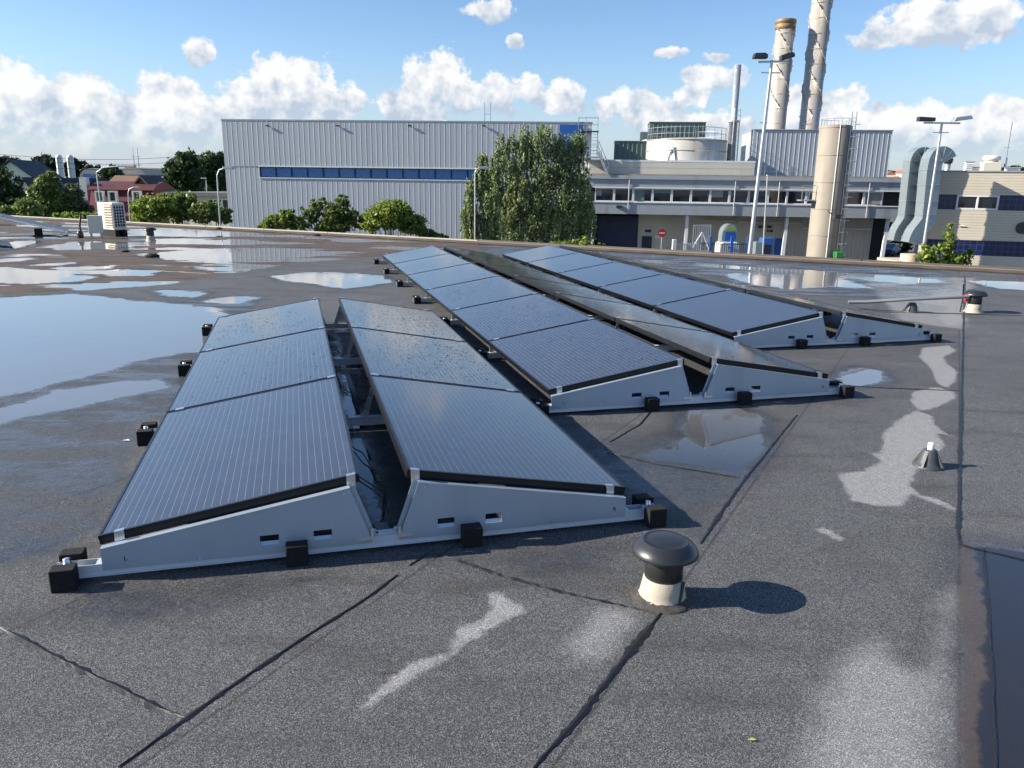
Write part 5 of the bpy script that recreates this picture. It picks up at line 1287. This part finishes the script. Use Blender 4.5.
tree('tree', 'second dark tree touching the left corner of the grey hall', 'tree', 124, 214, [(212,172,12,20),(220,182,12,16),(204,165,7,12),(222,162,7,10)], 8000, .5, 'leaf_dark', gt, trunk=.4, seed=37, clump=.42)
tree('tree', 'round dark green tree behind the red house roof', 'tree', 160, 111, [(111,176,12,9),(118,180,8,7),(104,178,7,7)], 3500, .55, 'leaf_dark', gt, trunk=.3, seed=38)
# distant row
for i_, (px, y, rx, ry, lab) in enumerate([(-8,166,18,10,'distant tree at the far left of the tree row'),(12,165,14,9,'distant tree left of the white gable'),(44,163,13,8,'distant tree right of the white gable, left of the silos'),(92,172,12,7,'distant low tree right of the twin silos'),(150,180,16,6,'distant low tree behind the blue-roofed warehouse'),(75,166,10,7,'distant tree right behind the twin silos')]):
    tree('distant_tree', lab, 'tree', 240+i_*6, px, [(px,y,rx,ry),(px+rx*.6,y+3,rx*.6,ry*.8),(px,y+10,rx*1.1,8)], 2400, 1.1, 'leaf_far', 'distant tree row', trunk=.6, seed=50+i_)
# sapling at right
r_ = tree('sapling', 'young pale green sapling with upright shoots before the right building', 'tree', 26, 948,
     [(949,240,5,12),(949,228,2.5,6),(928,258,7,9),(925,248,3,7),(963,260,9,7),(970,252,5,4),(948,258,8,9),(937,262,9,5)], 1500, .15, 'leaf_bush', None, trunk=.03, seed=41, clump=.9, shell=.1)
tree('tree', 'dark wooded clump on the horizon over the right building roof', 'tree', 200, 1015, [(1018,172,16,6),(1000,174,8,4),(1036,170,14,8)], 3500, .8, 'leaf_dark', None, trunk=.3, seed=42)
tree('bush', 'dark shaded shrub beyond the last factory column', 'bush', 100, 893, [(894,228,12,7),(900,246,14,6),(884,250,10,5)], 3500, .4, 'leaf_dark', None, trunk=.1, seed=43)

# ------------------------------------------------------------------ houses and sheds at the left
def house(name, label, px, Y, w, dp, zw, zr, rz, wall, roof, group=None, gable_mat=None, wins=2, cat='house', chim=False):
    c = at(px, 185, Y); root = empty(name, (c.x, Y, GZ), rz, label=label, cat=cat, group=group)
    MB().box(-w/2, w/2, -dp/2, dp/2, 0, zw).build('wall', M[wall], root)
    for y in (-dp/2, dp/2-.2): MB().prism([(-w/2,zw),(w/2,zw),(0,zr)], 'y', y, y+.2).build('gable', M[gable_mat or wall], root)
    m = MB(); t = .25; ov = .4
    for s in (-1, 1):
        m.prism([(0,zr+.05),(s*(w/2+ov),zw-ov*(zr-zw)/(w/2)+.05),(s*(w/2+ov),zw-ov*(zr-zw)/(w/2)+.05+t),(0,zr+.05+t)], 'y', -dp/2-ov, dp/2+ov)
    rf = m.build('roof', M[roof], root)
    if chim: MB().box(-.4,.4,-1,-.2,zr-.5,zr+1.2).build('chimney', M['brick_brown'], rf)
    for i_ in range(wins):
        x = -w/2+w*(i_+1)/(wins+1); window(root, x-.5, x+.5, zw*.5, zw*.5+1.4, -dp/2-.1, .1, .12)
    return root
gg = 'houses behind the left trees'
house('gabled_house', 'white gabled house top peeking out of the far left trees', 28, 130, 13, 9, 5.2, 10.2, .1, 'house_white', 'dark_roof', gg)
house('gabled_house', 'white gable with steep black roof left of the red house', 73, 100, 8.0, 12, 3.0, 7.5, -.45, 'house_white', 'dark_roof', gg)
house('gabled_house', 'low house with dark roof behind the light green tree', 40, 105, 12, 8, 3.5, 6.2, 1.5, 'house_white', 'dark_roof', gg, wins=1)
# red mansard house
c = at(122, 200, 95); k = mpp(95)
rh = empty('red_house', (c.x, 95, GZ), 0, label='dark red mansard house with white framed dormer windows', cat='house')
wl = at(97, 200, 95).x-c.x; wr = at(151, 200, 95).x-c.x; zt = at(120, 190, 95).z-GZ; zl = at(120, 216, 95).z-GZ
MB().box(wl-1, wr, 0, 7, 0, zl).build('wall', M['brick_brown'], rh)
MB().prism([(-.4,zl),(7.4,zl),(6.4,zt),(.8,zt)], 'x', wl-1.0, wr).build('mansard', M['red_wall'], rh)
MB().prism([(.4,zt),(6.8,zt),(5.6,zt+.5),(3.4,zt+1.0),(1.4,zt+.6)], 'x', wl-1.2, wr+.2).build('roof', M['red_roof'], rh)
MB().prism([(wl-4.6,0),(wl-.95,0),(wl-1.4,zt*.6),(wl-3.0,zt*.93),(wl-4.6,zt*.75)], 'y', .2, 6).build('white_gable', M['house_white'], rh)
for px in (101, 114, 138): 
    x = at(px, 200, 95).x-c.x; z = at(px, 203, 95).z-GZ; window(rh, x-.5, x+.5, z+.1, z+1.4, -.35, .16, .5)
MB().box(wl-2.4,wl-1.6,1,1.8,zt*.8,zt+1.4).build('chimney', M['house_white'], rh)
house('gabled_house', 'small dark gabled house end right of the red house', 151, 99, 2.6, 3.5, 6.6, 7.9, -.15, 'brick_brown', 'dark_roof', gg, wins=0)
house('gabled_house', 'brown roof ridge rising behind the red house', 132, 104, 4.5, 3.4, 6.9, 7.9, PI/2, 'brick_brown', 'brick_brown', gg, wins=0)
# blue roofed warehouse
c = at(128, 185, 200); b_ = empty('warehouse', (c.x, 200, GZ), 0, label='long far warehouse with a bright blue fascia and brown wall', cat='warehouse')
x0, x1 = at(86,180,200).x-c.x, at(171,180,200).x-c.x; z0, z1, z2 = at(128,185,200).z-GZ, at(128,179,200).z-GZ, at(128,174.5,200).z-GZ
MB().box(x0, x1, 0, 30, 0, z1).build('wall', M['concrete'], b_)
MB().box(x0-.3, x1+.3, -.5, 30, z1, z2).build('fascia', M['blue'], b_)
m = MB()
for i_ in range(10): x = x0+(x1-x0)*(i_+.5)/10; m.box(x-.3,x+.3,-.3,0,0,z1)
m.build('pilaster', M['brick_brown'], b_)
# pale low hills/dunes behind: two light humps on the horizon
for i_, (px0, px1, py, lab) in enumerate([(80,104,168,'left light sandy roof hump on the horizon by the silos'),(118,146,166.5,'right light arched hall roof on the horizon by the masts')]):
    c = at((px0+px1)/2, 180, 230); w = (at(px1,180,230).x-at(px0,180,230).x)/2; H = at(px0, py, 230).z-GZ
    r_ = empty('arched_hall', (c.x, 230, GZ), 0, label=lab, cat='hall', group='arched halls on the horizon')
    pts = [(-w,0)]+[(w*math.cos(t), H*.75+H*.25*math.sin(t)) for t in [PI-k_*PI/12 for k_ in range(13)]]+[(w,0)]
    MB().prism(pts, 'y', 0, 20).build('hall', M['pink_stone'] if i_ else M['concrete'], r_)
# twin silos
for i_, px in enumerate((59, 66.5)):
    t = at(px, 157.5, 190); rr = 3.2*mpp(190); r_ = empty('white_silo', (t.x, 190+i_*1.5, GZ), 0, label=('left' if i_ == 0 else 'right')+' one of two white silos standing over the houses', cat='silo', group='twin white silos'); H = t.z-GZ
    MB().lathe([(rr,0),(rr,H),(rr*.7,H+.5),(0,H+.7)], 24).build('shell', M['house_white'], r_); MB().tube([(0,-rr-.1,0),(0,-rr-.1,H)], .12, 5).build('pipe', M['steel'], r_)
# flat shed
c = at(204, 200, 88); b_ = empty('flat_shed', (c.x, 88, GZ), -.12, label='low pale shed with dark roof edge beside the left end of the hall', cat='shed')
w = at(227,200,88).x-c.x+1.5; z1, z2 = at(204,196,88).z-GZ, at(204,192.5,88).z-GZ
MB().box(-w-.2, w, 0, 12, 0, z1).build('wall', M['beige_wall'], b_); MB().box(-w-.6, w+.4, -.6, 12.4, z1, z2).build('roof', M['roofing_dark'], b_)
for x in (1.0, 2.6): window(b_, x-.5, x+.5, z1-1.6, z1-.3, -.1, .08, .1)
# far hillside with orange roofs seen between factory and duct
c = at(895, 185, 260)
hm = MB(); n = 24
prof = [(-60+i_*120/n, 14.2*math.exp(-((i_-n/2)/(n/3.2))**2)+random.uniform(-.3,.3)) for i_ in range(n+1)]
hm.prism([(-60,-1)]+prof+[(60,-1)], 'y', 0, 60); hl = hm.build('hill', M['hill'], loc=(c.x, 270, GZ)); tag(hl, kind='structure')
for i_, (px, py) in enumerate([(890,172),(896,175),(902,171),(891,180),(899,182),(905,178)]):
    p = at(px, py, 262-i_); r_ = empty('hillside_house', (p.x, 262-i_, p.z-1.2), random.uniform(-.6,.6), label=['top left','upper middle','top right','lower left','lower middle','lower right'][i_]+' orange-roofed house of the far cluster left of the ducts', cat='house', group='orange-roofed houses on the far hillside')
    MB().box(-1.4,1.4,-1.5,1.5,-1.6,.4).build('wall', M['house_white'], r_); m = MB(); m.prism([(-1.6,.4),(1.6,.4),(0,1.5)], 'y', -1.6, 1.6); m.build('roof', M['terracotta'], r_)
